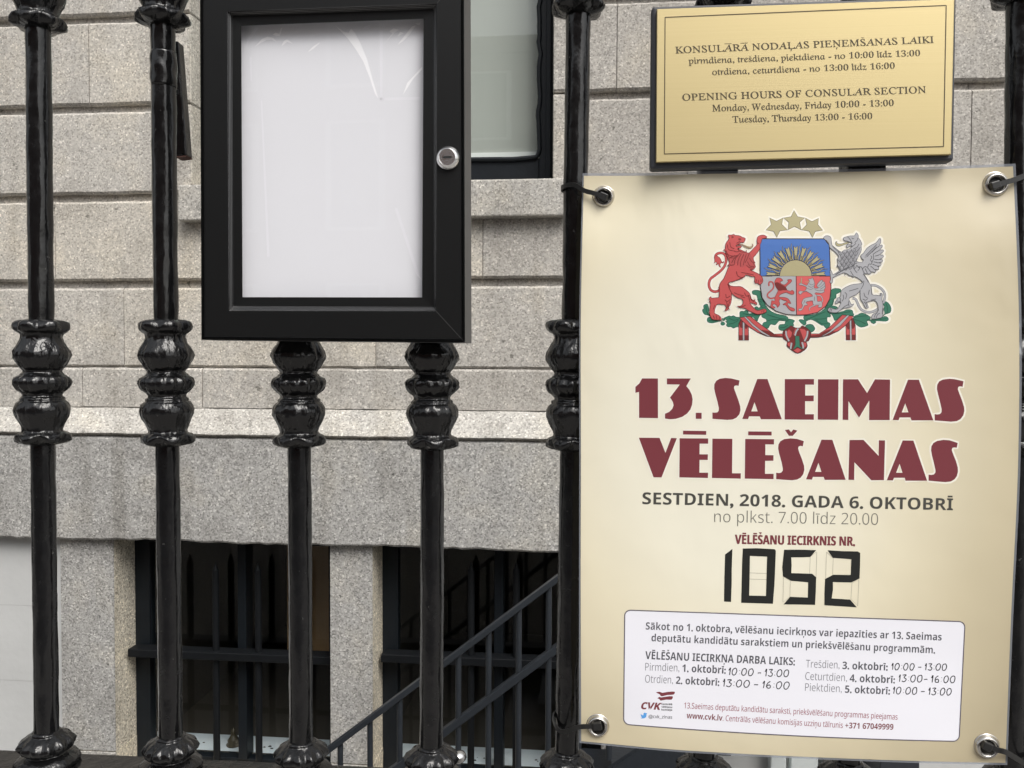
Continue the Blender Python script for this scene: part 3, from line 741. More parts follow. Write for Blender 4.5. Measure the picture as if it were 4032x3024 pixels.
def fl(s, o, z): v = Vector((0, 0.80, 0)) + FENCE.e*s + FENCE.n*o; return Vector((v.x, v.y, z))
def rz(px, py): p = FENCE.at(px, py); return (p-Vector((0, 0.8, CAM_Z))).dot(FENCE.e), p.z
(s0, z0), (s1, z1) = rz(50, 2970), rz(1000, 3018)
sl0 = (z1-z0)/(s1-s0)
for a in [(-3.0, 2.6)]:
    za, zc = z0+sl0*(a[0]-s0), z0+sl0*(a[1]-s0)
    za = min(za, z0+0.004)
    zl_, zr_ = z0+0.004, z0-0.028
    rr.hexa([fl(a[0], .028, zl_-0.055), fl(a[1], .028, zr_-0.05), fl(a[1], -.028, zr_-0.05), fl(a[0], -.028, zl_-0.055), fl(a[0], .028, zl_+0.002), fl(a[1], .028, zr_), fl(a[1], -.028, zr_), fl(a[0], -.028, zl_+0.002)])
rr.build('bottom_rail', M_IRON, rail, bevel=0.004)
# paint-clogged clamp band round the second baluster and the tapered iron strip behind it
cl = MB(); c0 = FENCE.at(641, 345); n_ = 14
prof = []
h0 = FENCE.at(641, 345).z; h1 = FENCE.at(641, 205).z
for k in range(n_+1):
    u = k/n_; prof.append(((h1-h0)*u, R0*(1.02+0.07*sin(pi*u)**0.6+0.02*random.random())))
q = FENCE.at(645, 345)
cl.lathe(prof, 32, lambda i, t: 1+0.03*sin(3*t+i*.8), origin=q); cl.build('paint_lump', M_IRON, rail, smooth=True)
ts = MB()
o_ = -0.035
P_ = lambda x, y: FENCE.at(x, y, o_)
a, b, c, d = P_(688, 160), P_(700, 160), P_(735, 612), P_(690, 616)
nn = -FENCE.n*0.014
m_ = P_(712, 330)
ts.hexa([d, c, c+nn, d+nn, a, b, b+nn, a+nn])
tag(ts.build('iron_strip', M_IRON, bevel=0.002, base=a), 'tapered black iron strip hanging behind the second baluster', 'strip')
rs_ = MB(); rs_.hexa([d+Vector((0.0008, -0.0005, -0.0012)), c+Vector((-0.0008, -0.0005, -0.0012)), c+nn+Vector((-0.0008, 0, -0.0012)), d+nn+Vector((0.0008, 0, -0.0012)), d, c, c+nn, d+nn])
st_ob = bpy.data.objects['iron_strip']; rs_.build('rusty_end', plain('rust', (0.085, 0.035, 0.025), 0.8, noise=(90, 0.4)), st_ob)

# ================================================================== STEEL STAIR
SY = 2.32
stair = empty('area_stair', at(1600, 3020, SY)); tag(stair, 'grey painted steel stair with sloping handrail going down to the basement', 'stair')
def S(px, py, d=0.0): return at(px, py, SY+d)
def line_y(x, a, b): return a[1]+(b[1]-a[1])*(x-a[0])/(b[0]-a[0])
ua, ub = (1400, 2872), (2192, 2279); la, lb = (1746, 2884), (2190, 2553)
for nm, (a, b), wd, th in (('handrail', (ua, ub), 0.030, 0.016), ('middle_rail', (la, lb), 0.030, 0.020)):
    m = MB(); x0, x1 = 1150, 3300
    m.beam(S(x0, line_y(x0, a, b)), S(x1, line_y(x1, a, b)), wd, th); m.build(nm, M_GUARD, stair, bevel=0.002)
for px in (1223, 1340, 1457, 1574, 1690, 1805, 1924, 2043, 2161, 2282, 2403, 2526, 2648, 2770, 2900):
    y = line_y(px, ua, ub); t_ = S(px, y+8); b_ = S(px, line_y(px, la, lb)+560)
    m = MB(); m.tube([(t_.x, SY, t_.z), (t_.x, SY, t_.z-0.62)], 0.0085, 12); m.build('stair_baluster', M_GUARD, stair, smooth='auto', merge=True)
def slope(x): return 3024-0.65*(x-2462)
m = MB(); q_ = S(3300, line_y(3300, ua, ub)); m.box(q_.x-0.02, q_.x+0.02, SY-0.02, SY+0.02, ZF, q_.z+0.06); m.build('newel_post', M_GUARD, stair, bevel=0.003)
m = MB()
for d in (0.02, 0.40):
    m.beam(S(1500, slope(1500)+40, d), S(3300, slope(3300)+40, d), 0.02, 0.10)
m.build('stringer', M_GUARD, stair)
m = MB()
for k in range(9):
    x = 1650+k*190; p = S(x, slope(x)+10, 0); m.box(p.x, p.x+0.20, SY+0.035, SY+0.385, p.z-0.03, p.z)
m.build('tread', M_GUARD, stair)

# small things low down behind the poster
ch = MB(); c = at(1805, 2984, 2.1)
ch.lathe([(-0.02, 0.012), (-0.012, 0.0165), (0.0, 0.0165), (0.004, 0.0145), (0.010, 0.013), (0.016, 0.008), (0.018, 0.001)], 32, origin=(0, 0, 0))
o = ch.build('round_fitting', M_CHROME, smooth='auto', merge=True); o.location = c; o.rotation_euler = (radians(90), 0, radians(-20))
tag(o, 'small round chrome fitting beside the base of the fourth baluster', 'fitting')
bx = MB(); a, b = at(3466, 2990, WALL-0.2), at(3622, 3000, WALL-0.2)
bx.box(a.x, b.x, WALL-0.2, WALL-0.02, ZF, a.z+0.03); bx.box(a.x-0.006, b.x+0.006, WALL-0.206, WALL-0.014, a.z+0.031, a.z+0.045)
tag(bx.build('grey_box', M_BACK, bevel=0.004, base=(a.x, WALL-0.2, ZF)), 'dark grey lidded box against the white basement wall below the poster', 'box')
dp = MB(); a, b = at(3030, 2960, WALL-0.03), at(3150, 2960, WALL-0.03)
dp.box(a.x, a.x+0.05, WALL-0.05, WALL+0.003, ZF, a.z+0.3); dp.box(a.x+0.07, b.x+0.06, WALL-0.03, WALL+0.003, ZF, a.z+0.3); dp.box(b.x+0.075, b.x+0.14, WALL-0.05, WALL+0.003, ZF, a.z+0.3)
tag(dp.build('white_door', plain('white_door_paint', (0.62, 0.66, 0.66), 0.4), bevel=0.004, base=(a.x, WALL-0.03, ZF)), 'white painted basement door frame low behind the poster', 'door')

# ================================================================== NOTICE CASE
CASE = Plane(0.7365, radians(-1.0))
case = empty('notice_case', CASE.at(1310, 1345)); tag(case, 'black aluminium display case with a blank white sheet, fixed to the railing', 'notice case')
def loop(pts, off): return [CASE.at(x, y, off) for x, y in pts]
def lerp4(A, B, t): return [(a[0]+(b[0]-a[0])*t, a[1]+(b[1]-a[1])*t) for a, b in zip(A, B)]
Q0 = [(787, -88), (1827, -127), (1831, 1349), (793, 1338)]
Q1 = [(894, 44), (1721, 13), (1717, 1225), (901, 1224)]
Q2 = [(915, 63), (1704, 35), (1706, 1208), (919, 1205)]
Q3 = [(950, 101), (1668, 74), (1662, 1171), (955, 1170)]
loops = []
back = [p - CASE.n*0.036 for p in loop(Q0, 0)]
loops.append((back, 0)); loops.append((loop(Q0, 0.0006), 0))
for t_, o_ in ((0.012, 0), (0.03, 0.0), (0.045, 0.0009), (0.06, 0.0), (0.075, 0.0009), (0.09, 0.0), (0.105, 0.0009), (0.12, 0.0)): loops.append((loop(lerp4(Q0, Q1, t_), o_), 0))
loops.append((loop(Q1, 0.0), 0))
for k in range(1, 7): loops.append((loop(lerp4(Q1, Q2, k/7), -0.006*k/7 + (0.00018 if k % 2 else -0.00018)), 0))
loops.append((loop(Q2, -0.0060), 0)); loops.append((loop(Q3, -0.0064), 0)); loops.append((loop(Q3, -0.0160), 0))
m = MB()
for i in range(len(loops)-1):
    A, B = loops[i][0], loops[i+1][0]
    for k in range(4):
        j = (k+1) % 4; m.cur = 1 if (i == 0) else (2 if 10 <= i <= 16 else 0)
        m.face(A[k], B[k], B[j], A[j])
bk = loops[0][0]; m.cur = 0; m.face(bk[0], bk[1], bk[2], bk[3])
m.build('case_frame', [M_CASE, M_CASEEDGE, M_CASERIB], case)
# mitre seams
m = MB()
for k in (1, 2):
    a, b = Vector(Q0[k]), Vector(Q1[k])
    d = (b-a).normalized(); nrm = Vector((-d.y, d.x))*0.9
    q = [a+nrm, a-nrm, b-nrm, b+nrm]
    m.face(*[CASE.at(v.x, v.y, 0.0004) for v in q])
m.build('mitre_seam', plain('mitre_line', (0.05, 0.05, 0.05), 0.5), case)
pane = loop(Q3, -0.0080); g = MB(); g.face(pane[3], pane[2], pane[1], pane[0]); g.build('pane', M_CLEAR, case)
lc = CASE.at(1765, 624); lk = MB(); kpx = 0.7365/FPX
lk.lathe([(0, 46*kpx), (0.0022, 46*kpx), (0.0030, 44*kpx), (0.0058, 34.5*kpx), (0.0060, 33*kpx), (0.0052, 32*kpx), (0.0052, 1*kpx)], 64)
o = lk.build('lock', M_CHROME, case, smooth='auto', merge=True, angle=25); o.location = lc-Vector(case['_base']); o.rotation_euler = (radians(90), 0, radians(-1.0))
kh = MB(); kh.box(-15*kpx, 15*kpx, -4.5*kpx, 4.5*kpx, 0.0052, 0.0056); kh.box(-19*kpx, 19*kpx, -2*kpx, 2*kpx, 0.0052, 0.0055)
k2 = kh.build('keyhole', M_DARK, o); k2.location = (0, 0, 0)
# the sheet and its sleeve's crease highlights, painted as white slivers
sheet = MB(); ncx, ncy = 24, 34
def sheet_pt(u, v, lift=0.0):
    a = Vector(Q3[0])*(1-u)*(1-v)+Vector(Q3[1])*u*(1-v)+Vector(Q3[2])*u*v+Vector(Q3[3])*(1-u)*v
    cx_, cy_ = 1309, 629
    x, y = cx_+(a.x-cx_)*1.03, cy_+(a.y-cy_)*1.03
    return CASE.at(x, y, -0.0165 + lift)
vs = [sheet_pt(i/ncx, j/ncy) for j in range(ncy+1) for i in range(ncx+1)]
fs = [(j*(ncx+1)+i, (j+1)*(ncx+1)+i, (j+1)*(ncx+1)+i+1, j*(ncx+1)+i+1) for j in range(ncy) for i in range(ncx)]
sheet.add(vs, fs); so_ = sheet.build('paper_sheet', M_PAPER, smooth=True, base=sheet_pt(.5, 1)); tag(so_, 'blank white sheet in a creased plastic sleeve inside the black display case', 'paper')
def poly_faces(mb, pts2, fn):
    tri = tessellate_polygon([[Vector((x, y, 0)) for x, y in pts2]])
    mb.add([fn(x, y) for x, y in pts2], [tuple(t) for t in tri])
cz = lambda x, y: (900+x*0.38427, 50+y*0.38427)
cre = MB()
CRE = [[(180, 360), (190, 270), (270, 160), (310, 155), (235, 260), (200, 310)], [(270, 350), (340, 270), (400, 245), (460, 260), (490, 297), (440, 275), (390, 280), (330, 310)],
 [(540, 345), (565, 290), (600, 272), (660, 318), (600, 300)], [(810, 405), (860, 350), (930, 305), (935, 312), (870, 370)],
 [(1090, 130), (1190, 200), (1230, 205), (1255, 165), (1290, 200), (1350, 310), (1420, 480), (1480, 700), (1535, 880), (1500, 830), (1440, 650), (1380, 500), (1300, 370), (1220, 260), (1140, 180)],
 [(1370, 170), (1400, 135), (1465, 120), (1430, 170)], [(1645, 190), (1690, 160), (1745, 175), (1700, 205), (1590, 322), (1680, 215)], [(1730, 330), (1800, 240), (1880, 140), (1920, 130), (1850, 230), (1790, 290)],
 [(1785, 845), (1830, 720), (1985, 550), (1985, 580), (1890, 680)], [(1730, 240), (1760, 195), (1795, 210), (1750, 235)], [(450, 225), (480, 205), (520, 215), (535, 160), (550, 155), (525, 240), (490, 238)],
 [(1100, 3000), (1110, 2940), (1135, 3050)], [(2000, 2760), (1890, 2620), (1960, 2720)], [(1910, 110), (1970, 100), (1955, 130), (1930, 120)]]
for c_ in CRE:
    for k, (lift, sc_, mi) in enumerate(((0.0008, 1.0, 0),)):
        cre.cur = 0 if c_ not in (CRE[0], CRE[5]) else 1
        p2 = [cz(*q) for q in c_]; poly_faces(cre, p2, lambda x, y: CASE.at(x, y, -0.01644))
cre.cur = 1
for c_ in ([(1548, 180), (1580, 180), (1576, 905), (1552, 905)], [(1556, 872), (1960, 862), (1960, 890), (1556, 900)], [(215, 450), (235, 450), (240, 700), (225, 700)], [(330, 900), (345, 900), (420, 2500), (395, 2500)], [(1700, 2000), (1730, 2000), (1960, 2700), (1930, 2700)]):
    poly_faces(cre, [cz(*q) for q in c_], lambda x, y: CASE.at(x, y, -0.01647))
cre.build('crease_highlight', [M_GLINT, M_GLINT2], so_)

def put_text(mb, s, p0, p1, cap, st, fn, off=0.0, bow=0.0, shear=0.0):
    V, F, caps = text_flat(s, st, off)
    xa, xb = min(v[0] for v in V), max(v[0] for v in V); a, b = Vector(p0), Vector(p1); L = b-a
    up = Vector((L.y, -L.x)).normalized(); k = cap/caps
    out = []
    for vx, vy in V:
        t = (vx-xa)/(xb-xa); q = a+L*t+up*(vy*k); q.x += shear*vy*k; q.y += bow*4*t*(1-t)
        out.append(fn(q.x, q.y))
    mb.add(out, F)
def stroke(mb, pts, w, fn, closed=False):
    """a ribbon of width w (px) along pts"""
    n = len(pts); P = [Vector(p) for p in pts]
    L, R = [], []
    for i in range(n):
        a = P[(i-1) % n] if (closed or i > 0) else P[i]; b = P[(i+1) % n] if (closed or i < n-1) else P[i]
        d = b-a
        if d.length < 1e-6: d = Vector((1, 0))
        d.normalize(); nm = Vector((-d.y, d.x)); ww = w[i] if isinstance(w, list) else w
        L.append(P[i]+nm*(ww/2)); R.append(P[i]-nm*(ww/2))
    base = len(mb.v); vs = [fn(q.x, q.y) for q in L]+[fn(q.x, q.y) for q in R]
    fs = []
    for i in range(n if closed else n-1):
        j = (i+1) % n; fs.append((i, j, n+j, n+i))
    mb.add(vs, fs)

# ================================================================== BRASS PLAQUE
PLQ = Plane(0.755, radians(0.3))
plaque = empty('brass_plaque', PLQ.at(3170, 640)); tag(plaque, 'engraved brass consular opening hours plaque on a dark board above the poster', 'plaque')
PQ = [(2586.6, 36), (3758, -3), (3744.6, 608), (2583, 638.6)]
BQ = [(2566, 24), (3768, -16), (3757, 634), (2560, 667)]
m = MB(); A = [PLQ.at(*q, 0.004) for q in PQ]; B = [p-PLQ.n*0.0036 for p in A]
bev = [PLQ.at(q[0]+(3170-q[0])*0.004, q[1]+(310-q[1])*0.008, 0.0046) for q in PQ]
m.face(bev[3], bev[2], bev[1], bev[0])
for k in range(4): j = (k+1) % 4; m.face(A[k], bev[k], bev[j], A[j]); m.face(B[k], A[k], A[j], B[j])
m.build('brass_plate', M_BRASS, plaque, base=PLQ.at(3170, 310))
m = MB(); A = [PLQ.at(*q, 0.0) for q in BQ]; B = [p-PLQ.n*0.014 for p in A]
m.hexa([A[3], A[2], B[2], B[3], A[0], A[1], B[1], B[0]])
m.build('backing_board', M_BACK, plaque, bevel=0.0025)
pf = lambda x, y: PLQ.at(x, y, 0.0048)
m = MB(); bq = [(2619, 68), (3726, 21), (3715.5, 577), (2615.7, 606)]
for k in range(4): stroke(m, [bq[k], bq[(k+1) % 4]], 3.6, pf)
m.build('engraved_border', M_BRONZE, plaque)
zq = lambda x, y: (2500+x*0.6926, y*0.6926)
for s, a, b, cap in (("KONSULĀRĀ NODAĻAS PIEŅEMŠANAS LAIKI", (230, 303), (1700, 243), 26), ("pirmdiena, trešdiena, piektdiena - no 10:00 līdz 13:00", (305, 363), (1622, 318), 24.5), ("otrdiena, ceturtdiena - no 13:00 līdz 16:00", (440, 426), (1478, 390), 24.5),
                     ("OPENING HOURS OF CONSULAR SECTION", (270, 572), (1655, 528), 26.5), ("Monday, Wednesday, Friday 10:00 – 13:00", (440, 633), (1472, 602), 25.5), ("Tuesday, Thursday 13:00 - 16:00", (555, 697), (1350, 677), 25.5)):
    m = MB(); put_text(m, s, zq(*a), zq(*b), cap, 'roman', pf, off=SERIF_OFF); m.build('engraved_lettering', M_BRONZE, plaque)
for px in (2834, 3416):
    m = MB(); a = PLQ.at(px, 600, -0.014); c = PLQ.at(px, 672, -0.014)
    m.box(a.x-0.017, a.x+0.017, a.y, a.y+0.03, c.z-0.004, a.z); m.build('clamp', M_IRON, plaque, bevel=0.003)

# ================================================================== POSTER
POS = Plane(0.768, radians(-0.30))
def sst(t): t = max(0, min(1, t)); return t*t*(3-2*t)
def dpt(x, y):
    """how far the sheet stands out (+ towards the street) from its mean plane"""
    u = (x-2290)/1700; v = (y-680)/2290
    d = 0.0035*sin(pi*max(0, min(1, u)))*(1-0.6*v) + 0.0026*sin(2.2*pi*v+0.6)*(0.35+0.65*(1-u))
    d += 0.004*sst((v-0.82)/0.2)*sst((u-0.2)/0.8) - 0.006*math.exp(-((v)/0.09)**2)*(0.4+0.6*abs(cos(2.1*pi*u)))
    d += 0.0022*math.exp(-((u-0.99)/0.10)**2)*sin(pi*v)
    for gx, gy in ((2377, 776), (3918, 728), (2354, 2857), (3884, 2938)): d -= 0.0028*math.exp(-((x-gx)**2+(y-gy)**2)/150.0**2)
    return d
def pp(lift): return lambda x, y: POS.at(x, y, dpt(x, y)+lift)
_ec = {}
def edge(pts, t):
    if id(pts) not in _ec: _ec[id(pts)] = crom(pts, False, 8)
    pts = _ec[id(pts)]; n = len(pts)-1; f = t*n; i = min(n-1, int(f)); k = f-i
    return Vector(pts[i]).lerp(Vector(pts[i+1]), k)
E_T = [(2294, 682), (2561, 681), (2777, 674), (3150, 669), (3539, 661), (3999, 644)]
E_B = [(2282, 2925), (2625, 2957), (2965, 2978), (3300, 2993), (3635, 3005), (3966, 3012)]
E_L = [(2294, 682), (2281, 1243), (2281, 1804), (2280, 2364), (2282, 2925)]
E_R = [(3999, 644), (4022, 1236), (4018, 1828), (3990, 2420), (3966, 3012)]
def coons(u, v):
    T, B, L, R_ = edge(E_T, u), edge(E_B, u), edge(E_L, v), edge(E_R, v)
    c = Vector(E_T[0])*(1-u)*(1-v)+Vector(E_T[-1])*u*(1-v)+Vector(E_B[0])*(1-u)*v+Vector(E_B[-1])*u*v
    return T*(1-v)+B*v+L*(1-u)+R_*u-c
poster = empty('poster', POS.at(3130, 2980)); tag(poster, 'cream laminated election poster with coat of arms, tied to the railing', 'poster')
def sheet_grid(u0, u1, v0, v1, lift, name, m_, nu=44, nv=60, thick=0.0):
    mb = MB(); us = [u0+(u1-u0)*i/nu for i in range(nu+1)]; vs_ = [v0+(v1-v0)*j/nv for j in range(nv+1)]
    pts = []; uvs = []
    for v in vs_:
        for u in us:
            q = coons(u, v); pts.append(pp(lift)(q.x, q.y)); uvs.append((u, 1-v))
    fs = [(j*(nu+1)+i, (j+1)*(nu+1)+i, (j+1)*(nu+1)+i+1, j*(nu+1)+i+1) for j in range(nv) for i in range(nu)]
    mb.add(pts, fs); o = mb.build(name, m_, poster, smooth=True)
    uvl = o.data.uv_layers.new(name='UVMap')
    for lp in o.data.loops: uvl.data[lp.index].uv = uvs[lp.vertex_index]
    return o
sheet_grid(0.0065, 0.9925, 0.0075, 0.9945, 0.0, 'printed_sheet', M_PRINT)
# clear laminate rim all round
mb = MB()
def rim(fn0, fn1, n):
    for k in range(n):
        a, b = k/n, (k+1)/n
        q = [fn0(a), fn0(b), fn1(b), fn1(a)]
        mb.face(*[pp(-0.0004)(p.x, p.y) for p in (coons(*c) for c in q)])
rim(lambda t: (t, 0), lambda t: (t, 0.0082), 44); rim(lambda t: (t, 0.9938), lambda t: (t, 1), 44)
rim(lambda t: (0, 0.0082+0.9856*t), lambda t: (0.0070, 0.0082+0.9856*t), 50); rim(lambda t: (0.9920, 0.0082+0.9856*t), lambda t: (1, 0.0082+0.9856*t), 50)
mb.build('laminate_rim', M_LAM, poster, merge=True)
EPS = 0.00006
def LY(k): return pp(EPS*k)

# --- emblem -------------------------------------------------------
T1 = lambda p: (2760+p[0]*.24119, 900+p[1]*.24112); T2 = lambda p: (2980+p[0]*.27122, 810+p[1]*.27125); T3 = lambda p: (3240+p[0]*.24117, 900+p[1]*.24111)
T4 = lambda p: (2760+p[0]*.17179, 1180+p[1]*.17180); T5 = lambda p: (3120+p[0]*.18083, 1180+p[1]*.18086); TZ = lambda p: (2700+p[0]*.40687, 780+p[1]*.40690)
emb = MB.__new__(MB)
emblem = empty('emblem', POS.at(3137, 1100)); emblem.parent = poster; emblem.location = Vector(emblem['_base'])-Vector(poster['_base'])
halo = MB()
def shape(mb, pts, T, layer, mi=0, smooth=2, line=2.2, line_mi=1, hal=True):
    P = [T(p) for p in pts]
    if smooth: P = crom(P, True, smooth)
    mb.cur = mi; poly_faces(mb, P, LY(layer))
    if line: mb.cur = line_mi; stroke(mb, P, line, LY(layer+0.5), True)
    if hal:
        halo.cur = 2; stroke(halo, P, 20, LY(0.5), True); halo.cur = 1; stroke(halo, P, 12, LY(0.7), True); halo.cur = 0; stroke(halo, P, 6, LY(0.9), True)
def curve(mb, pts, T, w, layer, mi, line=0, hal=False, line_mi=1):
    P = crom([T(p) for p in pts], False, 5)
    if line: mb.cur = line_mi; stroke(mb, P, w+line, LY(layer), False)
    mb.cur = mi; stroke(mb, P, w, LY(layer+0.5), False)
    if hal: halo.cur = 2; stroke(halo, P, w+20, LY(0.5)); halo.cur = 1; stroke(halo, P, w+13, LY(0.7)); halo.cur = 0; stroke(halo, P, w+7, LY(0.9))
# oak branches
lv = MB(); K = dict(smooth=2, line=2.0)
for p in ([(65,130),(110,100),(155,110),(170,160),(185,240),(170,300),(220,390),(170,360),(130,350),(90,340),(60,310),(35,260),(40,220),(65,210),(60,160)], [(140,455),(170,405),(230,410),(270,455),(330,470),(400,480),(480,490),(420,500),(330,520),(250,535),(160,515)], [(490,430),(545,440),(550,470),(500,480)], [(450,560),(480,505),(530,520),(550,560),(500,590)],
 [(530,420),(570,400),(650,370),(690,385),(740,365),(790,390),(820,400),(900,410),(900,470),(870,560),(850,620),(800,630),(740,655),(690,620),(620,625),(580,580),(600,540),(560,490),(600,500),(570,450)], [(890,290),(930,260),(990,270),(1020,240),(1080,270),(1085,310),(1150,320),(1190,295),(1250,330),(1400,320),(1350,360),(1310,440),(1280,500),(1200,400),(1000,390),(900,410),(890,350)],
 [(1230,180),(1280,155),(1330,190),(1370,140),(1330,100),(1390,60),(1290,0),(1430,0),(1480,130),(1600,260),(1750,330),(1900,360),(1990,400),(2000,480),(1960,490),(1820,480),(1770,500),(1700,580),(1610,560),(1570,600),(1530,660),(1410,600),(1440,520),(1500,510),(1490,440),(1400,400),(1395,340),(1440,310),(1500,290),(1480,250),(1300,240)],
 [(1960,490),(2020,440),(2150,480),(2110,540),(2130,590),(2000,640),(1880,710),(1790,680),(1780,620),(1810,570),(1920,560),(1930,510)]): shape(lv, p, T4, 1.2, **K)
shape(lv, [(835,1025),(890,1005),(970,1020),(980,1090),(1010,1170),(1060,1270),(1000,1290),(950,1215),(930,1170),(910,1090),(850,1075)], T1, 1.2, **K)
for p in ([(1970,80),(2040,40),(2110,100),(2150,190),(2130,280),(2040,310),(1980,350),(1950,380),(2010,300),(1990,200),(2005,150)], [(1620,440),(1800,430),(1930,400),(2010,360),(2080,390),(2090,440),(2030,470),(1900,460),(1700,460)], [(1700,480),(1740,460),(1825,480),(1770,525)], [(1330,370),(1420,330),(1500,290),(1590,310),(1690,370),(1690,420),(1620,470),(1650,540),(1620,570),(1500,600),(1400,550),(1350,470)],
 [(780,280),(870,290),(1000,280),(1110,250),(1200,215),(1300,230),(1320,290),(1330,350),(1100,330),(1000,400),(930,460),(900,400),(860,320)], [(820,0),(900,0),(880,90),(790,120),(760,110),(780,170),(860,130),(980,160),(950,200),(800,180),(770,230),(830,330),(820,380),(760,380),(760,480),(815,510),(820,560),(740,630),(680,560),(640,560),(530,490),(480,460),(400,430),(300,470),(300,520),(250,560),(140,450),(200,430),(260,440),(250,350),(500,320),(700,200)],
 [(280,590),(330,540),(430,540),(485,610),(480,660),(410,710),(350,660)]): shape(lv, p, T5, 1.2, **K)
shape(lv, [(130,1010),(200,975),(290,990),(280,1040),(220,1070),(215,1130),(160,1180),(165,1240),(60,1300),(40,1260),(130,1100)], T3, 1.2, **K)
for p, T in (([(170,350),(130,260),(110,140)], T4), ([(180,470),(300,490),(420,488)], T4), ([(890,430),(760,470),(640,420)], T4), ([(860,470),(760,530),(640,560)], T4), ([(1380,340),(1200,350),(960,320)], T4), ([(1960,450),(1780,420),(1520,340)], T4), ([(1900,470),(1700,450),(1530,480)], T4), ([(1990,590),(1890,640),(1810,640)], T4),
             ([(1340,385),(1480,360),(1650,350)], T5), ([(1350,430),(1480,470),(1600,530)], T5), ([(800,290),(1000,300),(1260,260)], T5), ([(280,440),(480,360),(720,260)], T5), ([(480,420),(620,420),(740,400)], T5), ([(1900,430),(2050,410)], T5), ([(2060,300),(2070,180),(2040,80)], T5), ([(520,440),(640,520),(780,520)], T5)):
    curve(lv, p, T, 2.2, 2.0, 1)
lv.build('oak_leaves', [I_GREEN, I_DGREEN], emblem)
# ribbon
rb = MB(); RK = dict(smooth=0, line=2.2, line_mi=2)
for T, tail, gb, dk in ((T4, [(865,550),(920,450),(1000,500),(1090,600),(1095,930),(865,930)], [(955,500),(1000,530),(1000,930),(957,930)], [(865,815),(1095,815),(1095,930),(865,930)]), (T5, [(1165,560),(1250,420),(1320,400),(1372,560),(1380,880),(1170,880)], [(1245,460),(1285,430),(1295,880),(1255,880)], [(1168,762),(1378,762),(1380,880),(1170,880)])):
    shape(rb, tail, T, 3, 0, **RK); rb.cur = 1; poly_faces(rb, [T(p) for p in dk], LY(3.4)); shape(rb, gb, T, 3.6, 3, 0, 1.5, 2, False)
    up = [tail[0], tail[1], tail[2], (tail[3][0], tail[3][1]), (tail[3][0]-40, tail[3][1]+70), (tail[0][0]+40, tail[0][1]+90)]
    rb.cur = 1; poly_faces(rb, [T(p) for p in up], LY(3.3))
shape(rb, [(890,410),(1130,380),(1400,590),(1680,790),(1870,780),(1870,860),(1700,855),(1500,835),(1300,750),(1100,620),(960,500)], T4, 4.2, 0, **RK)
shape(rb, [(1330,360),(1090,330),(830,580),(580,745),(390,740),(390,825),(560,820),(800,775),(1000,680),(1160,560),(1280,430)], T5, 4.2, 0, **RK)
rb.cur = 1; poly_faces(rb, [T4(p) for p in [(1400,690),(1600,730),(1680,800),(1860,830),(1860,858),(1700,853),(1500,833),(1340,760)]], LY(4.5)); poly_faces(rb, [T5(p) for p in [(830,640),(700,690),(580,760),(400,780),(400,822),(560,818),(800,773),(960,690),(900,690)]], LY(4.5))
shape(rb, [(985,393),(1030,388),(1200,560),(1400,720),(1600,840),(1560,845),(1400,770),(1180,600),(1030,440)], T4, 4.8, 3, 0, 1.5, 2, False)
shape(rb, [(1190,340),(1240,345),(1050,560),(820,720),(680,790),(640,790),(800,700),(1000,520)], T5, 4.8, 3, 0, 1.5, 2, False)
shape(rb, [(940,1300),(960,1275),(1000,1250),(1020,1235),(1060,1255),(1110,1255),(1130,1235),(1200,1280),(1210,1330),(1190,1380),(1165,1390),(1178,1430),(1150,1470),(1085,1503),(1030,1475),(978,1430),(985,1390),(945,1360)], TZ, 5.4, 1, 2, 2.2, 2)
for p in ([(955,1320),(1000,1270),(1030,1300),(1020,1340),(980,1375)], [(1100,1262),(1150,1270),(1190,1310),(1180,1350),(1140,1370),(1120,1310)], [(1060,1262),(1085,1262),(1060,1320),(1040,1320)], [(1045,1475),(1085,1450),(1120,1470),(1085,1498)], [(985,1400),(1020,1395),(1015,1440),(985,1425)], [(1135,1395),(1165,1400),(1170,1430),(1140,1450)]):
    rb.cur = 0; poly_faces(rb, [TZ(q) for q in p], LY(6.0))
for p in ([(970,1285),(975,1330),(1000,1385)], [(1180,1285),(1175,1330),(1150,1385)], [(1090,1262),(1070,1290),(1058,1330)], [(1025,1400),(1020,1430),(1015,1460)], [(1125,1395),(1135,1425),(1138,1455)]): curve(rb, p, TZ, 6.5, 6.4, 3, 2, False, 2)
shape(rb, [(1060,1335),(1100,1335),(1105,1430),(1140,1468),(1080,1440),(1035,1468),(1060,1420)], TZ, 7.4, 4, 0, 1.5, 2, False)
rb.build('ribbon', [I_LION, I_LIOND, I_LINE, I_SILVER, I_GREEN], emblem)
# shield
sh = MB()
SH = [(75,478),(985,480),(1012,525),(1055,570),(1070,1020),(1078,1200),(1060,1350),(1000,1460),(880,1550),(720,1583),(570,1588),(420,1575),(280,1530),(150,1440),(80,1340),(55,1200),(50,1000),(45,560)]
shape(sh, SH, T2, 8, 0, 0, 3.2, 4)
low = lambda a: [p for p in a]
sh.cur = 1; poly_faces(sh, [T2(p) for p in [(52,1022),(572,1024),(575,1586),(420,1573),(280,1528),(150,1438),(82,1338),(57,1200)]], LY(8.5))
sh.cur = 2; poly_faces(sh, [T2(p) for p in [(572,1024),(1068,1022),(1076,1200),(1058,1350),(998,1458),(880,1547),(720,1580),(575,1586)]], LY(8.5))
sh.cur = 4; stroke(sh, [T2((52,1022)), T2((1070,1022))], 3.0, LY(9)); stroke(sh, [T2((571,1024)), T2((576,1587))], 3.0, LY(9)); stroke(sh, [T2(p) for p in SH], 3.2, LY(9.2), True)
sc_ = (565, 1020)
arc = [(sc_[0]+232*cos(pi*k/28), sc_[1]-232*sin(pi*k/28)) for k in range(29)]
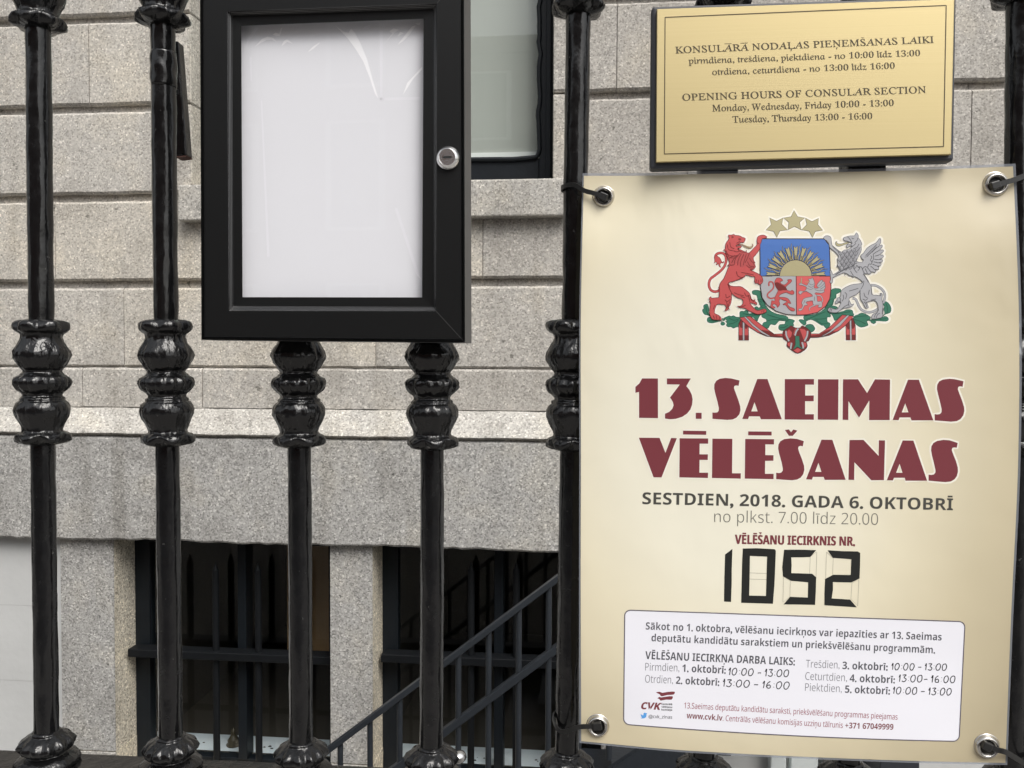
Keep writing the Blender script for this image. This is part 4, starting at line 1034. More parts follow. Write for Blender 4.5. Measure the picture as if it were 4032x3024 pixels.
sh.cur = 3; poly_faces(sh, [T2(p) for p in arc], LY(9.4)); sh.cur = 4; stroke(sh, [T2(p) for p in arc], 1.6, LY(9.7))
def pol(r, a, w=0): return (sc_[0]+r*cos(a)-w*sin(a), sc_[1]-r*sin(a)-w*cos(a))
for k in range(-5, 6):
    a = pi/2-radians(17.0*k); ro = 436
    p = [pol(240, a, -15), pol(ro, a, -31), pol(ro-26, a, 0), pol(ro, a, 31), pol(240, a, 15)]
    if abs(k) == 5: p = [pol(240, a, -15 if k > 0 else -13), pol(ro, a, -27), pol(ro-24, a, 0), pol(ro, a, 27), pol(240, a, 13)]
    shape(sh, p, T2, 9.4, 3, 0, 1.7, 4, False)
    for w_ in (-5, 5): curve(sh, [pol(250, a, w_), pol(305, a, w_*1.1)], T2, 1.2, 9.9, 4)
for k in range(-5, 5):
    a = pi/2-radians(17.0*(k+0.5))
    P = [pol(240+(480-240)*i/9, a, 9*sin(i*1.25)*(1 if i else 0)) for i in range(10)]
    P2 = crom([T2(q) for q in P], False, 3); n = len(P2)
    sh.cur = 4; stroke(sh, P2, [5.6*(1-i/(n-1))**0.5+0.6 for i in range(n)], LY(9.4)); sh.cur = 3; stroke(sh, P2, [3.6*(1-i/(n-1))**0.6+0.1 for i in range(n)], LY(9.8))
shape(sh, [(290,1050),(340,1050),(375,1075),(370,1095),(345,1100),(345,1125),(400,1150),(455,1100),(440,1080),(470,1070),(505,1075),(505,1100),(480,1125),(420,1180),(440,1225),(490,1240),(510,1225),(540,1250),(535,1285),(490,1285),(430,1260),(370,1275),(320,1310),(345,1330),(410,1330),(465,1360),(495,1420),(470,1415),(440,1420),(480,1470),(530,1485),(555,1510),(535,1530),(490,1520),(440,1470),(420,1440),(380,1440),(395,1420),(440,1390),(380,1370),(335,1350),(325,1390),(335,1430),(300,1480),(290,1450),(255,1425),(230,1440),(235,1460),(265,1470),(250,1490),(210,1480),(200,1450),(210,1420),(215,1375),(260,1385),(260,1340),(290,1270),(310,1230),(290,1200),(265,1150),(260,1100)], T2, 9.4, 5, 2, 1.5, 7, False)
curve(sh, [(260,1335),(200,1345),(155,1315),(165,1270),(230,1210),(245,1160),(225,1110),(180,1110),(175,1165)], T2, 4, 9.4, 5, 1.6, False, 7)
shape(sh, [(262,1130),(300,1110),(350,1140),(420,1180),(440,1225),(380,1225),(330,1235),(290,1200)], T2, 10, 7, 2, 0, 7, False)
shape(sh, [(745,1065),(790,1060),(805,1040),(830,1090),(840,1140),(830,1190),(860,1200),(900,1190),(870,1165),(900,1110),(945,1075),(960,1100),(985,1110),(990,1150),(995,1190),(975,1220),(980,1250),(930,1270),(860,1260),(840,1280),(870,1300),(880,1390),(930,1385),(950,1420),(940,1475),(890,1470),(900,1440),(860,1430),(840,1465),(815,1420),(810,1380),(760,1385),(710,1400),(740,1440),(690,1450),(660,1510),(610,1525),(610,1495),(650,1490),(665,1440),(650,1415),(680,1350),(740,1330),(810,1315),(790,1280),(740,1255),(720,1240),(660,1260),(635,1290),(605,1260),(630,1235),(680,1245),(715,1215),(720,1180),(655,1155),(620,1150),(615,1130),(650,1125),(720,1160),(750,1120),(770,1095)], T2, 9.4, 1, 2, 1.5, 6, False)
curve(sh, [(650,1050),(643,1125)], T2, 3.4, 9.4, 3, 1.2, False, 6); curve(sh, [(770,1092),(730,1110),(700,1105)], T2, 2, 9.6, 3)
curve(sh, [(875,1300),(930,1312),(955,1360),(948,1400)], T2, 3, 9.4, 1, 1.4, False, 6); curve(sh, [(930,1430),(850,1440),(770,1480),(770,1520)], T2, 3, 9.6, 1, 1.4, False, 6)
for p in ([(890,1170),(930,1130),(960,1085)], [(910,1190),(960,1150),(985,1115)], [(920,1215),(970,1180),(992,1160)], [(840,1215),(900,1235),(970,1225)], [(760,1130),(800,1150),(830,1130)], [(740,1160),(790,1185),(830,1160)], [(730,1200),(780,1215),(820,1200)], [(840,1320),(835,1380)], [(700,1370),(680,1420)]): curve(sh, p, T2, 1.6, 10, 6)
sh.build('shield', [I_BLUE, I_SILVER, I_FIELD, I_GOLD, I_LINE, I_LION, I_SHADE, I_LIOND], emblem)
# stars
I_OLIVE = ink('ink_olive', (0.14, 0.12, 0.06))
for p in ([(187,177),(285,225),(382,177),(362,270),(447,350),(335,365),(290,460),(243,370),(130,353),(210,275)], [(540,67),(592,160),(697,177),(622,240),(645,350),(547,300),(453,350),(465,240),(387,177),(497,160)], [(703,177),(800,230),(897,182),(887,275),(957,355),(850,372),(808,462),(757,367),(647,350),(727,275)]): sr = MB(); shape(sr, p, T2, 3, 0, 0, 2.2, 1); sr.build('star', [I_GOLD, I_OLIVE], emblem)
# lion
li = MB()
curve(li, [(305,950),(300,1005),(230,1030),(160,1000),(130,920),(150,830),(220,770),(310,700),(380,620),(410,530),(400,440),(350,400),(280,405),(240,440),(235,490)], T1, 7.2, 2.6, 0, 3.2, True)
shape(li, [(220,480),(240,440),(275,455),(310,480),(335,530),(350,550),(375,535),(365,560),(330,560),(310,590),(325,635),(295,610),(285,570),(265,590),(245,590),(262,565),(240,545),(212,570),(225,530)], T1, 3.6, 0, 2, 1.8, 1)
shape(li, [(445,110),(470,105),(500,105),(540,90),(552,108),(600,112),(640,120),(680,145),(722,155),(720,190),(695,228),(660,222),(620,250),(580,270),(575,290),(610,285),(660,280),(650,310),(625,322),(600,315),(605,335),(650,345),(690,365),(735,380),(745,352),(745,390),(790,395),(870,310),(915,265),(915,200),(925,140),(960,115),(1010,105),(1060,120),(1075,150),(1000,165),(985,220),(965,260),(960,330),(900,420),(855,470),(865,530),(888,560),(855,562),(875,600),(893,615),(870,655),(830,670),(800,672),(860,700),(930,735),(985,775),(1010,830),(1005,880),(960,915),(925,890),(895,895),(875,860),(880,790),(820,780),(735,755),(680,810),(560,850),(470,875),(450,895),(470,925),(530,945),(640,945),(700,975),(770,1030),(805,1080),(825,1150),(870,1170),(885,1150),(880,1185),(910,1210),(910,1245),(870,1225),(800,1210),(830,1260),(900,1330),(950,1335),(1010,1318),(1050,1315),(1070,1345),(1040,1375),(960,1395),(910,1395),(860,1375),(780,1340),(720,1300),(640,1290),(590,1265),(640,1265),(680,1235),(690,1190),(670,1150),(620,1135),(560,1105),(510,1065),(500,1075),(500,1160),(480,1240),(450,1290),(470,1320),(440,1310),(430,1335),(385,1335),(410,1310),(400,1250),(330,1235),(270,1235),(235,1290),(220,1380),(280,1410),(325,1450),(335,1495),(300,1490),(200,1485),(165,1450),(140,1380),(150,1280),(155,1200),(130,1200),(150,1175),(133,1140),(165,1110),(170,1135),(230,1130),(285,1125),(300,1090),(300,950),(320,880),(370,820),(410,730),(445,640),(470,600),(425,610),(460,580),(465,540),(440,480),(410,410),(400,365),(365,350),(395,335),(400,270),(420,220),(460,160)], T1, 10.2, 0, 2, 2.2, 1)
shape(li, [(580,278),(650,255),(690,262),(740,285),(790,300),(830,290),(845,270),(830,248),(850,265),(848,295),(815,320),(780,318),(720,295),(660,265)], T1, 10.6, 2, 2, 1.5, 1, False)
for p in ([(410,350),(440,420),(520,450),(600,440)], [(430,260),(450,340),(520,360)], [(470,220),(490,300),(545,330)], [(420,400),(470,470),(560,480)], [(530,360),(590,380),(630,360)], [(600,340),(660,380),(735,385)], [(460,500),(500,460),(560,440)], [(500,560),(540,490),(590,440)], [(545,590),(560,500),(640,400)], [(600,600),(610,510),(660,410)], [(650,620),(650,540),(700,420)], [(690,600),(710,520),(740,420)], [(720,560),(760,480),(790,400)], [(740,600),(800,640),(870,640)], [(760,540),(800,610),(870,620)], [(790,480),(830,540),(870,560)], [(470,580),(490,600),(540,590)], [(610,170),(640,165),(650,185),(615,180)], [(580,240),(610,225),(640,205)], [(580,700),(600,770),(670,800),(720,780)], [(500,120),(530,140),(500,150)], [(920,230),(950,250)], [(905,830),(900,880)], [(940,840),(935,890)], [(980,830),(980,870)], [(435,900),(470,990),(510,1065)], [(450,920),(480,960)], [(710,1045),(740,1100),(790,1090)], [(770,1090),(790,1150),(800,1200)], [(800,1090),(820,1160),(870,1200)], [(405,1070),(420,1130),(480,1100)], [(390,1160),(430,1190),(490,1150)], [(420,1200),(430,1260),(415,1310)], [(470,1190),(450,1250),(440,1300)], [(225,1250),(200,1320)], [(200,1420),(220,1470)], [(250,1420),(260,1480)], [(300,1440),(300,1485)], [(620,1270),(680,1270),(730,1250)], [(650,1110),(720,1130)], [(1000,1340),(990,1370)], [(1030,1330),(1025,1370)], [(660,715),(760,735),(860,755)], [(500,870),(600,835),(690,800)], [(540,1045),(620,1080),(700,1095)]): curve(li, p, T1, 2.7, 10.9, 1)
shape(li, [(440,480),(560,440),(640,400),(745,390),(790,400),(820,440),(870,540),(888,610),(860,655),(800,660),(740,610),(690,630),(640,625),(600,560),(540,590),(470,600),(460,540)], T1, 10.7, 3, 2, 0, 1, False)
li.build('red_lion', [I_LION, I_LIOND, I_GOLD, ink('ink_mane_red', (0.43, 0.085, 0.085))], emblem)
# griffin
gr = MB()
curve(gr, [(780,925),(860,930),(940,970),(1000,1040),(1012,1120),(990,1220)], T3, 6.6, 2.6, 0, 3, True); curve(gr, [(905,1310),(820,1355),(730,1365),(640,1330),(590,1270),(560,1200),(530,1150),(485,1135)], T3, 7.0, 2.6, 0, 3, True)
shape(gr, [(335,155),(360,140),(400,130),(440,120),(490,118),(520,115),(545,65),(580,110),(580,150),(610,185),(640,260),(625,270),(630,345),(610,400),(590,430),(565,490),(550,490),(555,535),(600,548),(645,545),(665,505),(640,495),(620,450),(630,425),(665,400),(720,320),(800,265),(870,230),(920,165),(945,170),(945,230),(920,280),(965,265),(970,300),(930,350),(985,345),(985,380),(920,430),(985,430),(980,475),(910,505),(970,505),(970,545),(900,560),(945,565),(945,605),(880,610),(915,630),(910,668),(840,665),(865,690),(850,715),(780,700),(790,735),(750,740),(690,735),(665,735),(690,770),(740,850),(770,910),(790,940),(800,1040),(820,1085),(870,1085),(940,1095),(950,1075),(930,1060),(960,1055),(975,1085),(965,1150),(975,1200),(985,1280),(985,1380),(970,1440),(910,1465),(800,1470),(805,1420),(830,1390),(900,1350),(905,1290),(890,1220),(850,1175),(800,1180),(725,1200),(730,1240),(745,1290),(720,1300),(690,1285),(670,1240),(650,1200),(620,1160),(608,1080),(610,1000),(590,1040),(540,1080),(470,1110),(430,1140),(435,1180),(470,1240),(505,1225),(480,1265),(415,1290),(340,1300),(270,1345),(230,1370),(150,1370),(85,1345),(90,1310),(120,1290),(170,1310),(230,1320),(270,1265),(300,1210),(270,1200),(230,1225),(205,1220),(205,1190),(235,1170),(230,1135),(280,1120),(295,1070),(300,1020),(340,980),(420,935),(500,910),(600,900),(650,880),(620,840),(560,800),(510,780),(505,800),(470,770),(435,770),(380,725),(355,765),(360,715),(270,750),(195,785),(165,810),(160,870),(140,895),(110,870),(130,830),(115,700),(140,690),(160,745),(200,735),(280,680),(295,640),(275,670),(255,610),(230,625),(250,560),(235,500),(260,450),(190,370),(115,310),(100,250),(60,195),(10,160),(40,120),(100,120),(135,155),(150,265),(210,320),(300,385),(345,350),(400,345),(460,310),(490,285),(440,280),(405,315),(385,290),(395,260),(470,255),(460,225),(400,205),(365,195),(345,195)], T3, 10.2, 0, 2, 2.0, 1)
shape(gr, [(425,228),(380,225),(320,245),(260,250),(225,230),(235,212),(210,215),(205,250),(230,285),(280,290),(350,262),(420,240)], T3, 3, 2, 2, 1.5, 1)
for r in range(6):
    for c_ in range(4):
        x, y = 285+c_*72+(r % 2)*36+r*-4, 395+r*52-c_*14
        if 250 < x < 590 and y < 720: curve(gr, [(x-34, y-16), (x-20, y+24), (x, y+38), (x+22, y+20), (x+34, y-16)], T3, 2.3, 10.8, 1); curve(gr, [(x, y), (x, y+26)], T3, 1.6, 10.8, 1)
for p in ([(455,300),(500,280),(540,240)], [(500,330),(560,300),(590,250)], [(530,390),(580,350),(610,300)], [(470,150),(490,165),(510,160)], [(395,130),(440,170),(480,240)], [(520,230),(560,190),(570,150)], [(700,440),(780,360),(880,260)], [(720,460),(800,380),(880,300)], [(920,285),(860,330),(800,390)], [(930,350),(860,390),(820,420)], [(920,430),(850,450)], [(910,505),(840,500)], [(900,560),(830,540)], [(880,610),(810,580)], [(840,665),(780,610)], [(780,700),(730,640)], [(730,735),(690,650)], [(680,735),(640,650)], [(560,600),(590,640),(620,620),(650,650),(690,620),(730,630),(750,580),(790,580),(810,530),(830,480),(820,420)], [(590,610),(600,650),(570,690)], [(780,440),(800,470),(780,510),(800,550)], [(200,760),(300,700),(420,640),(510,600)], [(220,740),(320,680),(430,620)], [(160,290),(220,350),(290,400)], [(500,640),(530,690),(560,720)], [(450,690),(480,740),(500,780)], [(560,560),(520,580),(500,620)], [(660,740),(700,800),(745,880)], [(670,850),(660,920),(620,990)], [(430,1020),(500,1000),(580,975)], [(360,1040),(390,1080),(370,1150)], [(330,1080),(340,1140),(310,1190)], [(280,1130),(290,1180),(230,1200)], [(670,1050),(690,1110),(730,1130)], [(650,1150),(700,1170),(735,1140)], [(670,1190),(700,1230),(720,1280)], [(700,1190),(725,1230)], [(740,1080),(760,1000)], [(780,1170),(870,1150)], [(430,1170),(420,1220),(430,1270)], [(290,1330),(360,1270),(420,1240)], [(130,1350),(150,1310)], [(110,1340),(130,1300)], [(840,1450),(860,1400),(900,1370)], [(870,1460),(890,1410),(930,1380)], [(790,960),(800,1080)], [(980,1290),(970,1400)]): curve(gr, p, T3, 2.6, 10.8, 1)
shape(gr, [(680,460),(760,370),(860,280),(880,300),(800,390),(730,450),(690,490)], T3, 10.6, 3, 2, 0, 1, False); shape(gr, [(300,420),(420,360),(520,330),(590,300),(600,380),(550,470),(530,560),(440,640),(330,640),(280,560)], T3, 10.5, 3, 2, 0, 1, False)
gr.build('silver_griffin', [I_SILVER, I_SHADE, I_GOLD, ink('ink_mid_silver', (0.31, 0.31, 0.33))], emblem)
halo.build('white_halo', [I_HALO, I_HALO2, I_HALO3], emblem)

# --- title ---------------------------------------------------------
A1 = lambda p: (2480+p[0]*.31646, 1460+p[1]*.31655); A2 = lambda p: (3140+p[0]*.31646, 1460+p[1]*.31655); B1 = lambda p: (2480+p[0]*.31646, 1670+p[1]*.31662); B2 = lambda p: (3140+p[0]*.31646, 1680+p[1]*.31637)
title = [
 (A1, [(72,200),(120,160),(155,97),(347,96),(348,588),(118,584),(117,262),(72,272)]),
 (A1, [(462,98),(757,98),(700,190),(740,240),(768,300),(778,355),(772,420),(750,480),(710,530),(650,570),(570,595),(500,600),(440,592),(440,535),(490,515),(530,475),(547,430),(540,390),(520,355),(502,335),(625,170),(462,166)]),
 (A1, [(822,524),(891,524),(891,595),(822,595)]),
 (A1, [(1363,122),(1352,184),(1320,178),(1298,188),(1292,215),(1310,265),(1345,360),(1370,440),(1374,490),(1360,540),(1325,580),(1280,602),(1210,608),(1130,602),(1030,595),(1030,520),(1060,524),(1090,520),(1108,500),(1110,460),(1095,390),(1068,290),(1052,220),(1055,165),(1080,125),(1120,102),(1190,92),(1260,98)]),
 (A1, [(1588,104),(1710,104),(1888,602),(1630,600),(1618,565),(1483,563),(1470,598),(1402,598)], [(1551,388),(1508,506),(1594,506)]),
 (A2, [(0-155,105),(205,105),(204,170),(95,170),(94,309),(202,309),(200,376),(93,377),(92,542),(203,542),(203,606),(-157,604)]),
 (A2, [(258,107),(508,107),(504,608),(255,606)]),
 (A2, [(569,107),(752,108),(866,280),(966,109),(1150,110),(1145,612),(893,611),(895,365),(766,580),(634,375),(630,610),(565,608)]),
 (A2, [(1378,112),(1508,112),(1688,616),(1420,614),(1406,577),(1270,578),(1257,612),(1187,611)], [(1341,402),(1296,518),(1384,518)]),
 (A2, [(2064,132),(2053,196),(2020,190),(1998,200),(1992,230),(2010,280),(2045,370),(2070,450),(2074,500),(2060,555),(2025,600),(1980,623),(1910,630),(1820,622),(1710,615),(1710,540),(1740,546),(1775,540),(1796,515),(1797,475),(1780,400),(1752,290),(1738,225),(1742,175),(1765,135),(1810,112),(1890,102),(1960,108)]),
 (B1, [(115,169),(368,173),(443,360),(516,174),(582,175),(392,661),(298,660)]),
 (B1, [(663,84),(950,88),(950,130),(662,126)]), (B1, [(622,177),(974,181),(973,241),(866,241),(865,377),(970,378),(968,443),(865,443),(863,605),(972,606),(971,667),(618,660)]),
 (B1, [(1030,182),(1273,184),(1269,612),(1380,614),(1379,675),(1024,668)]),
 (B1, [(1473,93),(1764,96),(1764,138),(1473,136)]), (B1, [(1438,186),(1794,190),(1792,250),(1684,250),(1683,387),(1787,389),(1785,453),(1681,455),(1679,619),(1788,620),(1787,681),(1432,676)]),
 (B1, [(1932,72),(1978,68),(2006,104),(2035,69),(2082,80),(2025,143),(1982,143)]),
 (B1, [(2162,213),(2151,273),(2120,267),(2097,277),(2091,305),(2108,360),(2140,440),(2165,520),(2168,570),(2155,620),(2125,662),(2080,686),(2020,695),(1940,690),(1823,682),(1824,605),(1855,612),(1885,605),(1905,580),(1906,550),(1890,470),(1862,370),(1848,300),(1852,255),(1875,215),(1920,190),(2000,180),(2080,187)]),
 (B2, [(302,163),(432,165),(597,661),(340,659),(327,622),(192,622),(180,656),(110,655)], [(261,447),(217,564),(302,564)]),
 (B2, [(650,167),(820,167),(1010,367),(1016,170),(1087,171),(1074,665),(920,664),(709,440),(703,662),(637,661)]),
 (B2, [(1312,173),(1440,174),(1610,672),(1345,670),(1336,633),(1200,633),(1186,667),(1115,666)], [(1271,459),(1225,574),(1310,575)]),
 (B2, [(1992,205),(1980,260),(1950,255),(1925,262),(1917,290),(1935,345),(1970,430),(1992,510),(1994,560),(1980,615),(1950,655),(1905,680),(1840,687),(1760,681),(1633,670),(1635,597),(1665,604),(1700,597),(1720,570),(1720,540),(1705,470),(1680,370),(1666,295),(1670,245),(1695,205),(1740,180),(1815,167),(1890,172)])]
tm = MB()
for it in title:
    T, out, holes = it[0], it[1], it[2:]
    P = [T(p) for p in out]; H = [[T(p) for p in h] for h in holes]
    rings = [P]+H
    flat = [p for r in rings for p in r]
    tri = tessellate_polygon([[Vector((x, y, 0)) for x, y in r] for r in rings])
    tm.cur = 0; tm.add([LY(2.4)(*p) for p in flat], [tuple(t) for t in tri])
    tm.cur = 0
    for r in rings: stroke(tm, r, 2.0, LY(2.6), True)
    tm.cur = 2
    for r in rings: stroke(tm, r, 17, LY(1.2), True)
    tm.cur = 1
    for r in rings: stroke(tm, r, 9, LY(1.7), True)
tm.build('title_lettering', [I_RED, I_HALO2, I_HALO3], poster)
# --- lines of type -------------------------------------------------
def line(name, m_, items, layer=2.0):
    mb = MB()
    for q_, (s, a, b, cap, st, off, bow) in enumerate(items): put_text(mb, s, a, b, cap, st, LY(layer+0.4*q_), off, bow)
    return mb.build(name, m_, poster)
line('date_lettering', I_GREY, [("SESTDIEN, 2018. GADA 6. OKTOBRĪ", (2529, 1985), (3752, 2009), 46.5, 'bold', 0.0, 0)])
line('hours_lettering', I_LGREY, [("no plkst. 7.00 līdz 20.00", (2812, 2056), (3457, 2067), 45, 'sans', -0.012, 0)])
line('district_lettering', I_RED, [("VĒLĒŠANU IECIRKNIS NR.", (2893, 2141), (3365, 2149), 36, 'bold', 0.0, 0), ("VĒLĒŠANU IECIRKNIS NR.", (2895.2, 2141.4), (3367.2, 2149.4), 36, 'bold', 0.0, 0)])
# marker-filled number 1052 with printed guide lines
TN = lambda p: (2800+p[0]*.29837, 2120+p[1]*.29837)
mk = MB()
NUM = [[(188,215),(278,140),(272,400),(268,590),(260,838),(172,835),(178,520)],
 [(425,138),(600,135),(835,148),(848,165),(845,300),(832,600),(815,857),(600,850),(402,845),(408,480),(415,300)],
 [(965,150),(1150,150),(1383,160),(1305,240),(1200,248),(1058,248),(1058,350),(1056,462),(1330,472),(1385,515),(1380,700),(1368,872),(1150,868),(960,868),(1045,776),(1275,782),(1280,700),(1284,575),(1055,555),(948,498),(944,380),(958,250)],
 [(1537,160),(1750,172),(1935,175),(1962,190),(1960,350),(1953,530),(1850,580),(1605,574),(1603,680),(1592,795),(1835,812),(1917,905),(1700,890),(1500,882),(1498,700),(1505,535),(1610,483),(1845,485),(1850,270),(1608,255)]]
HOLE = {1: [(510,228),(742,238),(735,500),(727,762),(500,756),(505,500)]}
for i, p in enumerate(NUM):
    P = [TN((x+random.uniform(-3, 3), y+random.uniform(-3, 3))) for x, y in p]; rings = [P]
    if i in HOLE: rings.append([TN(q) for q in HOLE[i]])
    tri = tessellate_polygon([[Vector((x, y, 0)) for x, y in r] for r in rings])
    mk.add([LY(2.2)(*q) for r in rings for q in r], [tuple(t) for t in tri])
    for r in rings: stroke(mk, crom(r, True, 2) if i == 9 else r, 2.2, LY(2.4), True)
mk.build('marker_number', I_MARK, poster)
gd = MB()
for p in ([(512,455),(735,462)], [(505,536),(730,543)], [(1390,175),(1308,242),(1300,470),(1385,512),(1395,180)], [(955,505),(1045,557),(1040,776),(948,842),(955,510)], [(1522,180),(1612,260),(1603,485),(1512,528),(1522,185)], [(1858,590),(1950,540),(1935,890),(1845,800),(1858,592)]): stroke(gd, [TN(q) for q in p], 1.6, LY(1.8))
gd.build('guide_line', I_HAIR, poster)
# --- white panel ---------------------------------------------------
pnl = MB()
c4 = [(2460, 2402), (3800, 2448), (3776.5, 2919), (2455.6, 2851.7)]
def pan(u, v):
    q = Vector(c4[0])*(1-u)*(1-v)+Vector(c4[1])*u*(1-v)+Vector(c4[2])*u*v+Vector(c4[3])*(1-u)*v
    q.y += 11*v*4*u*(1-u); return (q.x, q.y)
def rounded(gr_):
    r_u, r_v = 0.018, 0.048; P = []
    for cx_, cy_, a0 in ((r_u, r_v, 180), (1-r_u, r_v, 270), (1-r_u, 1-r_v, 0), (r_u, 1-r_v, 90)):
        for k in range(7):
            a = radians(a0+90*k/6); P.append((cx_+(r_u+gr_/1340)*cos(a), cy_+(r_v+gr_/470)*sin(a)))
    # long edges need extra points for the bow
    out = []
    for i, p in enumerate(P):
        out.append(p); q = P[(i+1) % len(P)]
        if abs(p[0]-q[0]) > 0.3: out += [(p[0]+(q[0]-p[0])*k/16, p[1]+(q[1]-p[1])*k/16) for k in range(1, 16)]
        elif abs(p[1]-q[1]) > 0.3: out += [(p[0]+(q[0]-p[0])*k/8, p[1]+(q[1]-p[1])*k/8) for k in range(1, 8)]
    return out
ring = [pan(*p) for p in rounded(0)]
# grid fill so that the panel follows the bent sheet
nu, nv = 40, 16; us = [0.018+0.964*i/nu for i in range(nu+1)]
vs_ = [pan(u, v/nv) for v in range(nv+1) for u in us]
pnl.cur = 0; pnl.add([LY(1.5)(*q) for q in vs_], [(j*(nu+1)+i, (j+1)*(nu+1)+i, (j+1)*(nu+1)+i+1, j*(nu+1)+i+1) for j in range(nv) for i in range(nu)])
for ua_, ub_ in ((0.0, 0.0182), (0.9818, 1.0)):
    side = [(u, v) for (u, v) in rounded(0) if (u <= 0.0185 if ua_ == 0 else u >= 0.9815)]
    P = sorted(side, key=lambda p: p[1]); inner = 0.0182 if ua_ == 0 else 0.9818
    for k in range(len(P)-1):
        q = [pan(*P[k]), pan(inner, P[k][1]), pan(inner, P[k+1][1]), pan(*P[k+1])]
        pnl.face(*[LY(1.5)(*z_) for z_ in (q if ua_ == 0 else q[::-1])])
pnl.cur = 1; stroke(pnl, ring, 4.0, LY(3.5), True)
panel = pnl.build('white_panel', [I_WHITE, ink('ink_panel_edge', (0.11, 0.10, 0.13))], poster)
Tt = lambda p: (2400+p[0]*.67812, 2080+p[1]*.67812)
def pline(name, m_, items, layer=2.6):
    for (s, a, b, cap, st, off) in items:
        mb = MB(); put_text(mb, s, Tt(a), Tt(b), cap, st, LY(layer), off); mb.build(name, m_, panel)
pline('notice_lettering', I_PGREY, [("Sākot no 1. oktobra, vēlēšanu iecirkņos var iepazīties ar 13. Saeimas", (210, 588), (1928, 652), 28.5, 'bold', -0.004), ("deputātu kandidātu sarakstiem un priekšvēlēšanu programmām.", (243, 656), (1890, 727), 28.5, 'bold', -0.004)])
pline('heading_lettering', I_PGREY, [("VĒLĒŠANU IECIRKŅA DARBA LAIKS:", (207, 759), (1076, 796), 30.5, 'bold', 0.0), ("1. oktobrī:", (422, 833), (675, 844), 29, 'bold', 0), ("2. oktobrī:", (385, 903), (637, 915), 29, 'bold', 0), ("3. oktobrī:", (1352, 817), (1615, 826), 29, 'bold', 0), ("4. oktobrī:", (1394, 891), (1657, 900), 29, 'bold', 0), ("5. oktobrī:", (1367, 955), (1628, 965), 29, 'bold', 0)])
pline('weekday_lettering', I_PLIGHT, [("Pirmdien,", (207, 826), (405, 832), 30, 'sans', -0.006), ("Otrdien,", (206, 896), (368, 902), 30, 'sans', -0.006), ("Trešdien,", (1140, 808), (1335, 815), 30, 'sans', -0.006), ("Ceturtdien,", (1136, 880), (1378, 889), 30, 'sans', -0.006), ("Piektdien,", (1135, 944), (1348, 953), 30, 'sans', -0.006)])
pline('contact_lettering', I_PRED, [("13.Saeimas deputātu kandidātu saraksti, priekšvēlēšanu programmas pieejamas", (433, 1045), (1672, 1112), 22.5, 'sans', 0.002), (". Centrālās vēlēšanu komisijas uzziņu tālrunis", (657, 1118), (1354, 1160), 22.5, 'sans', 0.002)])
pline('bold_contact_lettering', I_RED, [("www.cvk.lv", (447, 1103), (655, 1118), 22.5, 'bold', 0.0), ("+371 67049999", (1368, 1161), (1648, 1170), 22.5, 'bold', 0.0)])
TL_ = lambda p: (2440+p[0]*.26221, 2640+p[1]*.26222)
lg = MB(); fn = LY(2.6)
put_text(lg, "CVK", TL_((312, 577)), TL_((606, 590)), 27, 'bold', fn, 0.02, 0, 0.22)
for p in ([(545,330),(600,319),(640,335),(720,322),(826,318),(808,362),(720,368),(640,386),(612,380),(598,355)], [(567,420),(600,395),(620,405),(700,392),(795,388),(780,437),(700,437),(622,452),(606,444),(590,425)]): poly_faces(lg, crom([TL_(q) for q in p], True, 2), fn)
lg.build('commission_logo', I_RED, panel)
lg = MB()
for s, y in (("Centrālā", 518), ("vēlēšanu", 561), ("komisija", 603)): lg = MB(); put_text(lg, s, TL_((627, y-3)), TL_((788, y+3)), 6.8, 'bold', fn, 0.01); lg.build('logo_lettering', I_MARK, panel)
lg = MB(); poly_faces(lg, crom([TL_(q) for q in [(313,650),(330,665),(355,672),(358,645),(375,634),(394,640),(412,640),(404,656),(400,690),(378,713),(345,721),(315,715),(338,703),(320,692),(326,686),(313,668),(320,668)]], True, 3), fn); lg.build('bird_logo', I_BIRD, panel)
lg = MB(); put_text(lg, "@cvk_zinas", TL_((432, 711)), TL_((788, 725)), 12.5, 'sans', fn, 0.008); lg.build('handle_lettering', I_PGREY, panel)
# handwriting
HW = {'1': [[(0.05,.62),(.30,1),(.18,0)]], '0': [[(.5,1),(.22,.8),(.08,.42),(.2,.06),(.45,0),(.72,.2),(.86,.6),(.74,.95),(.5,1)]], '3': [[(.15,.95),(.7,.98),(.4,.62),(.72,.4),(.6,.08),(.3,0),(.02,.12)]],
      '6': [[(.62,1),(.25,.7),(.08,.3),(.25,.02),(.6,.06),(.68,.32),(.45,.5),(.14,.3)]], ':': [[(.2,.72),(.2,.66)], [(.17,.22),(.17,.16)]], '-': [[(.05,.42),(.62,.44)]], ' ': []}
ADV = {'1': .48, '0': 1.0, '3': .85, '6': .88, ':': .42, '-': .75, ' ': .38}
for s, a, b, h in (("10:00 - 13:00", (690, 851), (1048, 863), 27), ("13:00 - 16:00", (657, 918), (1052, 935), 28), ("10:00 - 13:00", (1637, 822), (1965, 826), 26), ("13:00- 16:00", (1678, 890), (2015, 898), 27), ("10:00 - 13:00", (1645, 961), (1993, 970), 27)):
    hw = MB(); W_ = sum(ADV[c] for c in s); A_, B_ = Vector(Tt(a)), Vector(Tt(b)); L = B_-A_; k = L.length/W_; d = L.normalized(); up = Vector((d.y, -d.x)); x = 0
    for c in s:
        for st_ in HW[c]:
            P = [A_+d*((x+px*0.9+random.uniform(-.03, .03))*k)+up*((py+random.uniform(-.02, .02))*h) for px, py in st_]
            stroke(hw, crom([(q.x, q.y) for q in P], False, 6), 3.6, LY(2.9))
        x += ADV[c]
    hw.build('handwriting', I_PEN, panel)
